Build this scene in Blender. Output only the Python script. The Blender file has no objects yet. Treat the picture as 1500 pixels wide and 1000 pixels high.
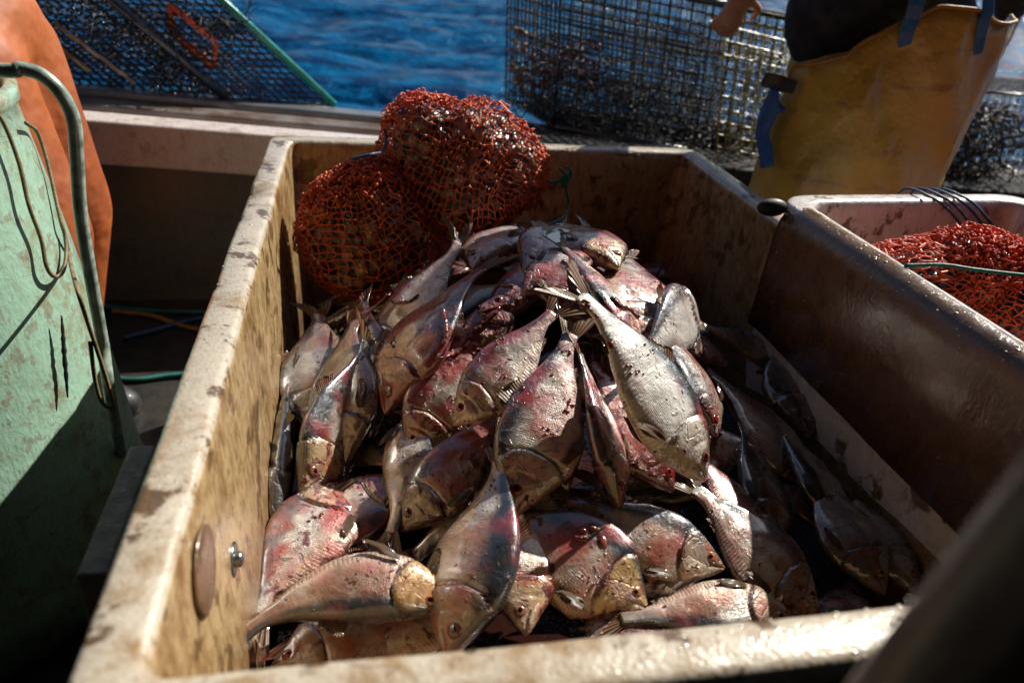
import bpy, math, random
import numpy as np
from mathutils import Vector, Matrix, noise
sc = bpy.context.scene
COL = sc.collection
Z0 = 0.65            # the tote rim stands 0.65 m above the deck; everything below is measured from the rim
R_ = math.radians

# ---------------------------------------------------------------- camera, sky, sun, exposure
CM = np.array([[0.97988964, -0.01694916, 0.19881905],
               [-0.18187243, -0.48577038, 0.85495588],
               [0.08208962, -0.87392211, -0.47908395]])
CP = np.array([.144, -.362, .45])
cam = bpy.data.cameras.new('camera'); camo = bpy.data.objects.new('camera', cam); COL.objects.link(camo)
m3 = np.column_stack([CM[:, 0], -CM[:, 1], -CM[:, 2]])
camo.matrix_world = Matrix(((*m3[0], CP[0]), (*m3[1], CP[1]), (*m3[2], CP[2] + Z0), (0, 0, 0, 1)))
cam.sensor_width = 36; cam.lens = 36 * 1100 / 1500; cam.clip_start = .01; cam.clip_end = 5000
cam.dof.use_dof = True; cam.dof.focus_distance = 1.12; cam.dof.aperture_fstop = 3.4
sc.camera = camo
SUN = Vector((.63, .42, .65)).normalized()
elev = math.asin(SUN.z); az = math.atan2(SUN.x, SUN.y)
w = bpy.data.worlds.new("World"); sc.world = w; w.use_nodes = True
nt = w.node_tree; bg = nt.nodes['Background']; sky = nt.nodes.new('ShaderNodeTexSky')
sky.sky_type = 'NISHITA'; sky.sun_disc = False; sky.sun_elevation = elev; sky.sun_rotation = az
nt.links.new(sky.outputs[0], bg.inputs[0]); bg.inputs[1].default_value = .05
sl = bpy.data.lights.new('sun', 'SUN'); sl.energy = 5.0; sl.angle = R_(.53); sl.color = (1, .93, .82)
so = bpy.data.objects.new('sun', sl); COL.objects.link(so); so.rotation_euler = SUN.to_track_quat('Z', 'Y').to_euler()
so.location = (4, 4, 6)
sc.view_settings.view_transform = 'Standard'; sc.view_settings.look = 'None'
sc.view_settings.exposure = 0.65; sc.view_settings.gamma = 1; sc.view_settings.use_curve_mapping = False
sc.cycles.max_bounces = 6; sc.cycles.sample_clamp_indirect = 4; sc.cycles.use_denoising = True
sc.cycles.caustics_reflective = False; sc.cycles.caustics_refractive = False

# ---------------------------------------------------------------- helpers: pixel rays used to survey real positions
def ray(px, py):
    v = CM @ np.array([px - 750, py - 500, 1100.]); return v / np.linalg.norm(v)
def onz(px, py, z): r = ray(px, py); return CP + r * (z - CP[2]) / r[2]
def onx(px, py, x): r = ray(px, py); return CP + r * (x - CP[0]) / r[0]
def ony(px, py, y): r = ray(px, py); return CP + r * (y - CP[1]) / r[1]
def S(x, y):
    return -.32 + .30 * math.exp(-((x - .47) / (.27 if x < .47 else .34)) ** 2 - ((y - .80) / .42) ** 2)
def surf(px, py, off=0.):
    r = ray(px, py); t = .3; p = CP
    while t < 3:
        p = CP + r * t
        if p[2] < S(p[0], p[1]) + off: break
        t += .002
    return p
def snorm(x, y):
    e = .01
    return Vector((-(S(x + e, y) - S(x - e, y)) / (2 * e), -(S(x, y + e) - S(x, y - e)) / (2 * e), 1)).normalized()

# ---------------------------------------------------------------- helpers: objects
def tag(o, label=None, cat=None, group=None, kind=None):
    if label: o['label'] = label
    if cat: o['category'] = cat
    if group: o['group'] = group
    if kind: o['kind'] = kind
    return o
def empty(name, loc, label, cat, group=None):
    o = bpy.data.objects.new(name, None); COL.objects.link(o); o.location = Vector(loc); o.empty_display_size = .05
    return tag(o, label, cat, group)
def mk(name, v, f, mat, parent=None, smooth=True, mats=None, mi=None):
    v = [Vector(p) for p in v]
    if parent: org = Vector(parent.location) if parent.parent is None else Vector(parent.location) + Vector(parent.parent.location)
    else:
        xs = [p.x for p in v]; ys = [p.y for p in v]; zs = [p.z for p in v]
        org = Vector(((min(xs) + max(xs)) / 2, (min(ys) + max(ys)) / 2, min(zs)))
    me = bpy.data.meshes.new(name); me.from_pydata([p - org for p in v], [], f); me.update()
    if smooth: me.polygons.foreach_set('use_smooth', [True] * len(f))
    me.materials.append(mat)
    if mats:
        for m in mats: me.materials.append(m)
    if mi: me.polygons.foreach_set('material_index', mi)
    o = bpy.data.objects.new(name, me); COL.objects.link(o)
    if parent: o.parent = parent
    else: o.location = org
    return o
class MB:
    def __init__(s): s.v = []; s.f = []
    def add(s, v, f):
        b = len(s.v); s.v += [tuple(p) for p in v]; s.f += [tuple(i + b for i in q) for q in f]
    def box(s, a, b, c=0):
        (x0, y0, z0), (x1, y1, z1) = a, b
        s.add([(x0, y0, z0), (x1, y0, z0), (x1, y1, z0), (x0, y1, z0), (x0, y0, z1), (x1, y0, z1), (x1, y1, z1), (x0, y1, z1)],
              [(0, 3, 2, 1), (4, 5, 6, 7), (0, 1, 5, 4), (1, 2, 6, 5), (2, 3, 7, 6), (3, 0, 4, 7)])
    def beam(s, a, b, r1, r2=None, up=(0, 0, 1)):      # rectangular bar a->b, half sizes r1 (side) r2 (up)
        a = Vector(a); b = Vector(b); r2 = r2 or r1; d = (b - a).normalized(); u = Vector(up)
        if abs(d.dot(u)) > .99: u = Vector((1, 0, 0))
        q = d.cross(u).normalized(); u = q.cross(d)
        v = [p + q * i * r1 + u * j * r2 for p in (a, b) for i, j in ((-1, -1), (1, -1), (1, 1), (-1, 1))]
        s.add(v, [(0, 1, 2, 3), (7, 6, 5, 4), (0, 4, 5, 1), (1, 5, 6, 2), (2, 6, 7, 3), (3, 7, 4, 0)])
    def tube(s, pts, r, n=6, cap=True):
        pts = [Vector(p) for p in pts]; rs = r if isinstance(r, (list, tuple)) else [r] * len(pts)
        t = (pts[1] - pts[0]).normalized(); u = t.orthogonal().normalized(); v = []; k = len(pts)
        for i, p in enumerate(pts):
            t2 = (pts[min(i + 1, k - 1)] - pts[max(i - 1, 0)])
            if t2.length > 1e-9: t2.normalize(); u = (u - t2 * u.dot(t2)).normalized(); t = t2
            w_ = t.cross(u)
            for j in range(n):
                a = 2 * math.pi * j / n; v.append(p + (u * math.cos(a) + w_ * math.sin(a)) * rs[i])
        f = [(i * n + j, i * n + (j + 1) % n, (i + 1) * n + (j + 1) % n, (i + 1) * n + j) for i in range(k - 1) for j in range(n)]
        if cap: f += [tuple(range(n - 1, -1, -1)), tuple((k - 1) * n + j for j in range(n))]
        s.add(v, f)
    def ball(s, c, r, nu=10, nv=6, M=None):
        c = Vector(c); r = Vector(r) if hasattr(r, '__len__') else Vector((r, r, r)); v = []
        for i in range(nv + 1):
            a = math.pi * i / nv
            for j in range(nu):
                b = 2 * math.pi * j / nu
                p = Vector((r.x * math.sin(a) * math.cos(b), r.y * math.sin(a) * math.sin(b), r.z * math.cos(a)))
                v.append(c + (M @ p if M else p))
        s.add(v, [(i * nu + j, (i + 1) * nu + j, (i + 1) * nu + (j + 1) % nu, i * nu + (j + 1) % nu) for i in range(nv) for j in range(nu)])
    def build(s, name, mat, parent=None, smooth=True, bevel=0):
        o = mk(name, s.v, s.f, mat, parent, smooth)
        if bevel:
            b = o.modifiers.new('bevel', 'BEVEL'); b.width = bevel; b.segments = 3; b.limit_method = 'ANGLE'
        return o
def spline(pts, n=8):
    P = [np.array(p, float) for p in pts]; P = [2 * P[0] - P[1]] + P + [2 * P[-1] - P[-2]]; out = []
    for i in range(1, len(P) - 2):
        for k in range(n):
            t = k / n; a, b, c, d = P[i - 1:i + 3]
            out.append(.5 * ((2 * b) + (c - a) * t + (2 * a - 5 * b + 4 * c - d) * t * t + (3 * b - a - 3 * c + d) * t ** 3))
    out.append(P[-2]); return out
def interp(keys, x):
    xs = [k[0] for k in keys]; ys = [k[1] for k in keys]
    n = len(xs); d = [(ys[i + 1] - ys[i]) / (xs[i + 1] - xs[i]) for i in range(n - 1)]
    m = [d[0]] + [0 if d[i - 1] * d[i] <= 0 else 2 * d[i - 1] * d[i] / (d[i - 1] + d[i]) for i in range(1, n - 1)] + [d[-1]]
    i = 0
    while i < n - 2 and x > xs[i + 1]: i += 1
    h = xs[i + 1] - xs[i]; t = (x - xs[i]) / h
    return ys[i] * (1 + 2 * t) * (1 - t) ** 2 + h * m[i] * t * (1 - t) ** 2 + ys[i + 1] * t * t * (3 - 2 * t) + h * m[i + 1] * t * t * (t - 1)
def fbm(p, s=1., o=4): return noise.fractal(Vector(p) * s, 1.0, 2.0, o)

# ---------------------------------------------------------------- helpers: materials
class NT:
    def __init__(s, name):
        s.m = bpy.data.materials.new(name); s.m.use_nodes = True; s.t = s.m.node_tree; s.b = s.t.nodes['Principled BSDF']
    def n(s, ty, **k):
        x = s.t.nodes.new('ShaderNode' + ty)
        for a, b in k.items(): setattr(x, a, b)
        return x
    def set(s, i, v):
        if hasattr(v, 'is_linked') or isinstance(v, bpy.types.NodeSocket): s.t.links.new(v, i)
        else:
            if hasattr(v, '__len__') and len(v) == 3 and i.type == 'RGBA': v = (*v, 1)
            i.default_value = v
    def P(s, **k):
        for a, b in k.items(): s.set(s.b.inputs[a.replace('_', ' ')], b)
    def math(s, op, a, b=0., c=None, clamp=False):
        x = s.n('Math', operation=op, use_clamp=clamp); s.set(x.inputs[0], a); s.set(x.inputs[1], b)
        if c is not None: s.set(x.inputs[2], c)
        return x.outputs[0]
    def mix(s, f, a, b, mode='MIX'):
        x = s.n('Mix', data_type='RGBA', blend_type=mode); s.set(x.inputs[0], f); s.set(x.inputs[6], a); s.set(x.inputs[7], b); return x.outputs[2]
    def ss(s, v, a, b, c=0., d=1.):       # smooth map range
        x = s.n('MapRange', interpolation_type='SMOOTHSTEP'); s.set(x.inputs[0], v)
        for i, q in enumerate((a, b, c, d)): s.set(x.inputs[i + 1], q)
        return x.outputs[0]
    def coord(s, k='Object'): return s.n('TexCoord').outputs[k]
    def mapn(s, v, sc=(1, 1, 1), loc=None):
        x = s.n('Mapping'); s.set(x.inputs[0], v); s.set(x.inputs[3], sc)
        if loc is not None: s.set(x.inputs[1], loc)
        return x.outputs[0]
    def noise(s, v, scale, detail=4., rough=.55, dist=0., out=0):
        x = s.n('TexNoise'); s.set(x.inputs['Vector'], v); s.set(x.inputs['Scale'], scale); s.set(x.inputs['Detail'], detail)
        s.set(x.inputs['Roughness'], rough); s.set(x.inputs['Distortion'], dist); return x.outputs[out]
    def vor(s, v, scale, feat='F1', out='Distance', rnd=1.):
        x = s.n('TexVoronoi', feature=feat); s.set(x.inputs['Vector'], v); s.set(x.inputs['Scale'], scale); s.set(x.inputs['Randomness'], rnd); return x.outputs[out]
    def bump(s, h, d, st=1., nrm=None):
        x = s.n('Bump'); s.set(x.inputs['Height'], h); s.set(x.inputs['Distance'], d); s.set(x.inputs['Strength'], st)
        if nrm is not None: s.set(x.inputs['Normal'], nrm)
        return x.outputs[0]
    def rand(s): return s.n('ObjectInfo').outputs['Random']
    def add(s, a, b):
        x = s.n('VectorMath', operation='ADD'); s.set(x.inputs[0], a); s.set(x.inputs[1], b); return x.outputs[0]
def simple(name, c, rough=.5, met=0., coat=0., nscale=20., namp=.3, bump=.0006, bscale=80., c2=None):
    t = NT(name); o = t.coord(); a = t.noise(o, nscale); c2 = c2 or tuple(x * (1 - namp) for x in c)
    t.P(Base_Color=t.mix(t.ss(a, .35, .65), c, c2), Metallic=met, Coat_Weight=coat, Coat_Roughness=.12,
        Roughness=t.ss(t.noise(o, nscale * 2), .3, .7, rough * .8, min(1, rough * 1.2)))
    if bump: t.P(Normal=t.bump(t.noise(o, bscale), bump))
    return t.m

def tote_mat(name, base, stain, amt, dirt=(.10, .055, .02), rough=.38, blotch=.85, bs=17., stk=.3, coatr=.2, line=False):
    t = NT(name); o = t.coord(); big = t.noise(o, 5., 5., .6); mid = t.noise(o, 22., 6., .65, .6)
    st = t.mapn(o, (95, 95, 34)); streak = t.noise(st, 1., 5., .65)
    v = t.math('ADD', t.math('MULTIPLY', big, .45), t.math('MULTIPLY', mid, .55))
    c = t.mix(t.ss(v, .56 - amt * .16, .70 - amt * .10), base, stain)
    c = t.mix(t.math('MULTIPLY', t.ss(streak, .47, .62), stk), c, stain)
    blot = t.ss(t.noise(o, bs, 5., .6, .2), .585 - amt * .05, .64 - amt * .03)
    c = t.mix(t.math('MULTIPLY', blot, blotch), c, dirt)
    sp = t.ss(t.vor(t.add(o, t.noise(o, 9., 2., out=1)), 46.), .12, .20, 1., 0.)
    sp = t.math('MULTIPLY', sp, t.ss(t.noise(o, 11.), .44, .56))
    c = t.mix(t.math('MULTIPLY', sp, .9), c, (.05, .022, .012))
    wob = t.add(o, t.mapn(t.noise(o, 8., 2., out=1), (.12, .12, .12)))
    scr = t.ss(t.vor(t.mapn(wob, (7, 7, 19)), 1.6, feat='DISTANCE_TO_EDGE'), .0, .007, 1., 0.)
    scr = t.math('MULTIPLY', scr, t.ss(t.noise(o, 7., 3.), .58, .66)); c = t.mix(t.math('MULTIPLY', scr, .75), c, (.07, .035, .018))
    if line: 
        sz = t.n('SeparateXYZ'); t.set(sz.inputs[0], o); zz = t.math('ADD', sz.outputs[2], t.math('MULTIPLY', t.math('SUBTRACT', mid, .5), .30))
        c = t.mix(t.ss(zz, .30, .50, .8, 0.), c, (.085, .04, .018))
    t.P(Base_Color=c, Roughness=t.ss(t.noise(o, 30., 5.), .35, .65, rough * .6, rough * 1.3), Coat_Weight=.45 if coatr > .15 else .9, Coat_Roughness=coatr, Specular_IOR_Level=.5)
    n1 = t.bump(t.noise(o, 120., 4.), .0006); n2 = t.bump(t.noise(o, 16., 4.), .003, nrm=n1)
    n3 = t.bump(t.math('SUBTRACT', t.noise(st, 2., 3.), scr), .0009, nrm=n2)
    t.P(Normal=n3); return t.m

M = {}
M['tote'] = tote_mat('stained_cream_plastic', (.48, .43, .35), (.26, .165, .07), .5, blotch=.95, bs=19., stk=.2, coatr=.1)
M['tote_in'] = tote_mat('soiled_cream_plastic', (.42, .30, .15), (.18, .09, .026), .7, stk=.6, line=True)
M['tote2'] = tote_mat('white_plastic_worn', (.62, .60, .60), (.36, .28, .22), .25, rough=.3)
M['flange'] = tote_mat('brown_soiled_plastic', (.115, .065, .038), (.065, .034, .019), .6, rough=.3)
M['tote3'] = tote_mat('pink_plastic', (.55, .16, .10), (.35, .10, .06), .3)
M['rubber'] = simple('black_rubber', (.010, .011, .013), .6, coat=.08)
M['steel'] = simple('stainless_steel', (.35, .36, .36), .28, 1.)
M['galv'] = simple('green_tinged_pipe', (.42, .52, .46), .30, .15, .3, c2=(.16, .22, .18), nscale=60)
M['plug'] = tote_mat('plug_disc', (.15, .085, .045), (.09, .045, .022), .5)

# fish skin -------------------------------------------------------
def fish_mat():
    t = NT('wet_fish_skin'); o = t.coord()
    at = t.n('Attribute', attribute_name='fc'); sep = t.n('SeparateXYZ'); t.set(sep.inputs[0], at.outputs['Vector']); s, v, L = sep.outputs
    def prop(n): x = t.n('Attribute', attribute_name=n, attribute_type='OBJECT'); return x.outputs['Fac']
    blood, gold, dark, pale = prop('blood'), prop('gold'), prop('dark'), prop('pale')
    rnd = t.rand(); sh = t.n('CombineXYZ'); t.set(sh.inputs[0], t.math('MULTIPLY', rnd, 37.)); t.set(sh.inputs[1], t.math('MULTIPLY', rnd, 91.))
    p = t.add(o, sh.outputs[0]); mul = lambda a, b: t.math('MULTIPLY', a, b)
    n1 = t.noise(p, 13., 6., .62, .3); n2 = t.noise(p, 42., 6., .68, .7); n3 = t.noise(p, 190., 3.); n4 = t.noise(p, 26., 5., .6)
    vv = t.math('ADD', v, mul(t.math('SUBTRACT', n1, .5), 1.1))
    flank = t.mix(t.ss(n4, .38, .6), (.84, .78, .72), (.46, .41, .38)); flank = t.mix(t.ss(n1, .40, .58), flank, (.50, .27, .20))
    flank = t.mix(t.ss(vv, -.75, -.25, 1., 0.), flank, (.68, .48, .36))
    flank = t.mix(mul(pale, t.ss(n2, .3, .5)), flank, (.93, .90, .85))  # pale paints sunlit white into the flank colour
    c = t.mix(t.ss(vv, .12, .60), flank, (.040, .052, .066))
    # bony head : plates of pearl, gold and pink with creases between
    gx = t.math('ADD', s, t.math('ADD', mul(mul(v, v), .09), mul(t.math('SUBTRACT', n4, .5), .05)))
    head = t.ss(gx, .285, .300, 1., 0.)
    hv = t.n('CombineXYZ'); t.set(hv.inputs[0], t.math('ADD', mul(s, 9.5), mul(v, v))); t.set(hv.inputs[1], mul(v, 1.5)); t.set(hv.inputs[2], mul(rnd, 9.))
    hvv = t.add(hv.outputs[0], t.mapn(t.noise(p, 18., 3., out=1), (.9, .9, 0)))
    pc = t.n('SeparateColor'); t.set(pc.inputs[0], t.vor(hvv, 1., out='Color')); ed = t.vor(hvv, 1., feat='DISTANCE_TO_EDGE')
    plate = t.mix(t.ss(pc.outputs[0], .35, .5), (.72, .58, .44), (.50, .15, .11)); plate = t.mix(t.ss(pc.outputs[1], .5, .62), plate, (.28, .20, .14))
    plate = t.mix(gold, plate, t.mix(t.ss(n2, .4, .62), (.80, .56, .20), (.46, .20, .03)))
    plate = t.mix(t.ss(vv, .45, .85), plate, (.06, .055, .045))
    crease = mul(t.ss(ed, .0, .05, 1., 0.), mul(head, t.ss(n4, .4, .6))); plate = t.mix(mul(crease, .4), plate, (.16, .025, .02))
    plate = t.mix(.3, plate, c)
    c = t.mix(head, c, plate)
    mx_ = t.math('ADD', t.math('POWER', t.math('DIVIDE', t.math('SUBTRACT', t.math('ADD', s, mul(v, -.03)), .088), .045), 2.), t.math('POWER', t.math('DIVIDE', t.math('ADD', v, .42), .17), 2.))
    maxi = t.ss(mx_, .8, 1.1, 1., 0.); c = t.mix(mul(maxi, .8), c, (.60, .52, .40))
    cb = t.n('CombineXYZ'); t.set(cb.inputs[0], mul(s, 92.)); t.set(cb.inputs[1], mul(v, 25.))
    sv = t.vor(t.add(cb.outputs[0], t.mapn(t.noise(p, 30., 2., out=1), (1.2, 1.2, 0))), 1., rnd=.28); body = t.math('SUBTRACT', 1., head)
    vis = mul(body, t.ss(t.noise(p, 9., 2.), .38, .62))
    c = t.mix(mul(mul(t.ss(sv, .35, .65), vis), .62), c, (.07, .06, .055))
    cs = t.n('CombineXYZ'); t.set(cs.inputs[0], mul(s, 15.)); t.set(cs.inputs[1], mul(v, 4.5)); t.set(cs.inputs[2], mul(rnd, 20.))
    spot = mul(t.ss(t.vor(cs.outputs[0], 1.), .12, .24, 1., 0.), mul(t.ss(v, -.05, .15), t.ss(s, .29, .32))); spot = mul(spot, t.ss(n1, .45, .55))
    c = t.mix(mul(spot, .8), c, (.018, .022, .03))
    def line(x, at_, wd): return t.ss(t.math('ABSOLUTE', t.math('SUBTRACT', x, at_)), wd * .3, wd, 1., 0.)
    ge = line(gx, .297, .009)
    jaw = mul(line(t.math('ADD', v, mul(s, 3.2)), .008, .10), t.ss(s, .10, .115, 1., 0.))
    comb = mul(t.ss(t.math('SINE', mul(s, 330.)), .0, .7), mul(t.ss(v, -.80, -.62, 1., 0.), body))
    lines = t.math('MAXIMUM', ge, jaw)
    c = t.mix(mul(lines, .8), c, (.11, .015, .012)); c = t.mix(mul(comb, .35), c, (.12, .05, .03))
    # bruises, blood, slime
    bt = t.math('SUBTRACT', .70, mul(blood, .30))
    hb = t.math('ADD', n2, t.math('ADD', mul(head, .05), mul(t.ss(v, -.95, -.5, 1., 0.), .05)))
    b0 = t.ss(t.math('ADD', mul(n1, .6), mul(n4, .4)), t.math('SUBTRACT', bt, .14), t.math('ADD', bt, .04)); b1 = t.ss(hb, t.math('SUBTRACT', bt, .02), t.math('ADD', bt, .05))
    c = t.mix(mul(b0, .74), c, (.42, .055, .060)); c = t.mix(mul(b1, .9), c, (.12, .008, .010))
    grime = t.ss(t.noise(p, 31., 7., .72), .53, .68); c = t.mix(mul(grime, .38), c, (.075, .035, .018))
    fl = mul(t.ss(t.vor(t.add(p, t.mapn(t.noise(p, 60., 2., out=1), (.02, .02, .02))), 95.), .18, .30, 1., 0.), t.ss(t.noise(p, 17., 2.), .50, .60)); c = t.mix(mul(fl, .75), c, (.07, .02, .015))
    c = t.mix(mul(mul(pale, .5), t.ss(vv, .3, .7, 1., 0.)), c, (.95, .93, .90))  # pale again: blown-out sunlight put into the colour
    c = t.mix(1., c, t.mix(dark, (1, 1, 1), (.07, .10, .15)), 'MULTIPLY')  # dark multiplies the colour: own tone and dirt, plus shade painted on deep fish
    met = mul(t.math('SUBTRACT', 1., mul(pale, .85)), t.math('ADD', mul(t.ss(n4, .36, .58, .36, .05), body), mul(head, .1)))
    t.P(Base_Color=c, Metallic=met, Roughness=t.ss(n2, .3, .7, .20, .38), Coat_Weight=1., Coat_IOR=2., Coat_Roughness=t.ss(n4, .35, .65, .08, .20), Specular_IOR_Level=.5)
    h = t.math('ADD', mul(mul(sv, vis), .8), mul(n3, .35)); h = t.math('SUBTRACT', h, mul(comb, 1.2))
    b = t.bump(h, .0008); b = t.bump(t.math('SUBTRACT', mul(fl, .8), t.math('ADD', mul(lines, 1.1), mul(crease, .8))), .0016, nrm=b)
    b = t.bump(t.math('ADD', n2, mul(b1, .3)), .0022, nrm=b); b = t.bump(n1, .010, .5, nrm=b)
    t.P(Normal=b); return t.m
M['fish'] = fish_mat()
def fin_mat():
    t = NT('fish_fin'); at = t.n('Attribute', attribute_name='fc'); sep = t.n('SeparateXYZ'); t.set(sep.inputs[0], at.outputs['Vector']); r, q, L = sep.outputs
    o = t.coord(); ray_ = t.math('SINE', t.math('MULTIPLY', q, 62.)); n = t.noise(o, 40.)
    c = t.mix(t.ss(ray_, -.4, .8), (.11, .06, .035), (.30, .19, .10)); c = t.mix(t.ss(n, .5, .68), c, (.16, .02, .015))
    t.P(Base_Color=c, Roughness=.3, Coat_Weight=.7, Coat_Roughness=.1, Normal=t.bump(ray_, .0009))
    tr = t.n('BsdfTranslucent'); t.set(tr.inputs[0], c); mx = t.n('MixShader'); t.set(mx.inputs[0], .25)
    t.t.links.new(t.b.outputs[0], mx.inputs[1]); t.t.links.new(tr.outputs[0], mx.inputs[2]); t.t.links.new(mx.outputs[0], t.t.nodes['Material Output'].inputs[0])
    return t.m
M['fin'] = fin_mat()
def eye_mat(name, iris, ring):
    t = NT(name); at = t.n('Attribute', attribute_name='fc'); sep = t.n('SeparateXYZ'); t.set(sep.inputs[0], at.outputs['Vector']); d = sep.outputs[0]
    n = t.noise(t.coord(), 400.)
    c = t.mix(t.ss(d, .36, .42), (.004, .004, .005), t.mix(t.ss(n, .4, .6), iris, ring)); c = t.mix(t.ss(d, .84, .95), c, (.04, .015, .01))
    t.P(Base_Color=c, Roughness=.12, Coat_Weight=1., Coat_Roughness=.03); return t.m
M['eye_r'] = eye_mat('red_eye', (.40, .02, .02), (.22, .01, .01)); M['eye_g'] = eye_mat('amber_eye', (.42, .20, .08), (.30, .06, .02)); M['eye_d'] = eye_mat('clouded_eye', (.28, .14, .09), (.16, .03, .03))

HU = [(0, .010), (.03, .030), (.08, .056), (.15, .090), (.25, .128), (.38, .146), (.52, .138), (.66, .104), (.8, .060), (.92, .036), (1, .034)]
HL = [(0, .014), (.03, .040), (.08, .074), (.15, .116), (.25, .162), (.36, .178), (.5, .166), (.66, .114), (.8, .058), (.92, .032), (1, .032)]
WD = [(0, .010), (.03, .026), (.08, .041), (.15, .052), (.27, .058), (.4, .056), (.55, .046), (.7, .030), (.85, .017), (1, .010)]
RINGS = [i / 40 * .32 for i in range(40)] + [.32 + (i / 40) * .68 for i in range(41)]
HUs = [interp(HU, s) for s in RINGS]; HLs = [interp(HL, s) for s in RINGS]; WDs = [interp(WD, s) for s in RINGS]
NA = 36; BL = .85
fcount = 0
def sgn(x): return -1 if x < 0 else 1
def make_fish(h, t, psi, label, ratio=1., kl=0., kd=0., tw=0., blood=.3, gold=.2, dark=.0, eye='r', fat=1., up=None, pale=0., group='whole bait fish heaped in the cream tote', tailk=0., fins=True, mouth=0.):
    global fcount; fcount += 1; rg = random.Random(fcount * 7 + 3); sd = fcount * 3.17
    h = Vector(h); t = Vector(t); kl = -(rg.uniform(.25, .6) + abs(kl) * .5) * math.sin(R_(psi)); kd = kd + rg.uniform(-.22, .22); tw = tw + rg.uniform(-.35, .35); tailk = tailk or rg.uniform(-.5, .5)
    hr = ratio
    def bend(p):                        # p in units of L : x along (head +), y lateral, z dorsal
        x, y, z = p
        a = tw * x; y, z = y * math.cos(a) - z * math.sin(a), y * math.sin(a) + z * math.cos(a)
        if tailk and x < -.22: z = z + tailk * (x + .22) ** 2 * 2.2
        if abs(kd) > 1e-3:
            R = 1 / kd; th = x / R; x, z = (R - z) * math.sin(th), R - (R - z) * math.cos(th)
        if abs(kl) > 1e-3:
            R = 1 / kl; th = x / R; x, y = (R - y) * math.sin(th), R - (R - y) * math.cos(th)
        return Vector((x, y, z))
    H = bend((.5, 0, 0)); T = bend((-.5, 0, 0)); e = (H - T); Ls = (h - t).length / e.length; e.normalize()
    zl = Vector((0, 0, 1)); zl = (zl - e * zl.dot(e)).normalized(); yl = zl.cross(e)
    X = (h - t).normalized(); mid = (h + t) / 2
    n0 = Vector(up) if up else snorm(mid.x, mid.y)
    n0 = (n0 - X * n0.dot(X)).normalized(); s0 = X.cross(n0)
    D = n0 * math.cos(R_(psi)) + s0 * math.sin(R_(psi)); Y = D.cross(X)
    HT = (H + T) / 2
    def W(p):
        q = bend(p) - HT; return mid + (X * q.dot(e) + Y * q.dot(yl) + D * q.dot(zl)) * Ls
    root = empty('fish', mid, label, 'fish', group)
    V = []; FC = []
    for i, s in enumerate(RINGS):
        x = .5 - s * BL; sm_ = min(1, s / .28) ** 1.2; hq = 1 + (hr - 1) * sm_; u_, l_, w_ = HUs[i] * hq, HLs[i] * hq, WDs[i] * (1 + (fat - 1) * sm_)
        for j in range(NA):
            a = 2 * math.pi * j / NA; ca, sa = math.cos(a), math.sin(a)
            v = sa; z = (u_ if sa > 0 else l_) * v
            k = (abs(ca) ** .72) * (1 - .18 * max(0, -sa) ** 4)
            y = w_ * sgn(ca) * k
            g = s + v * v * .09
            off = 0
            if g < .297: off = .0055 * 1.4 * min(1, max(0, (g - .12) / .12)) - (.004 * max(0, 1 - abs(s + .05 * v * v - .185) / .012) if v < .5 else 0)
            elif g < .36: off = -.005 * (1 - (g - .297) / .063)
            mc = abs(v + .12 + (s - .04) * 3.2) / .17
            if s < .105 and mc < 1: off -= (.010 + .012 * mouth) * (1 - mc) * min(1, (.105 - s) / .03)
            if g >= .297 and g < .312: off -= .006
            ey = (s - .115) ** 2 / .036 ** 2 + (v - .20) ** 2 / .30 ** 2
            if ey < 1.: off -= .005 * (1 - ey)
            off += .0075 * noise.noise(Vector((x * 9 + sd, z * 9, sgn(ca) * 2.))) * abs(ca) + .0018 * noise.noise(Vector((x * 30 + sd, z * 30, sgn(ca) * 2.)))
            y += off * sgn(ca) * min(1, abs(ca) * 2.5)
            if mouth and s < .13 and v < -.1: z -= mouth * (.13 - s) * .5
            z += .004 * noise.noise(Vector((x * 12, sd, 1.))) * (1 if abs(sa) > .5 else 0)
            V.append(W((x, y, z))); FC.append((s, v, Ls))
    n = NA; k = len(RINGS)
    F = [(i * n + j, (i + 1) * n + j, (i + 1) * n + (j + 1) % n, i * n + (j + 1) % n) for i in range(k - 1) for j in range(n)]
    V.append(W((.5 + .006, 0, -.002))); FC.append((0, 0, Ls)); c0 = len(V) - 1; F += [(c0, j, (j + 1) % n) for j in range(n)]
    V.append(W((.5 - BL - .004, 0, 0))); FC.append((1, 0, Ls)); c1 = len(V) - 1; F += [(c1, (k - 1) * n + (j + 1) % n, (k - 1) * n + j) for j in range(n)]
    def put(name, V, F, FC, mat):
        o = mk(name, V, F, mat, root)
        at = o.data.attributes.new('fc', 'FLOAT_VECTOR', 'POINT'); at.data.foreach_set('vector', [c for q in FC for c in q])
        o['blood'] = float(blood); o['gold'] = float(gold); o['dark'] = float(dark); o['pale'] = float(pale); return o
    put('body', V, F, FC, M['fish'])
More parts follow.
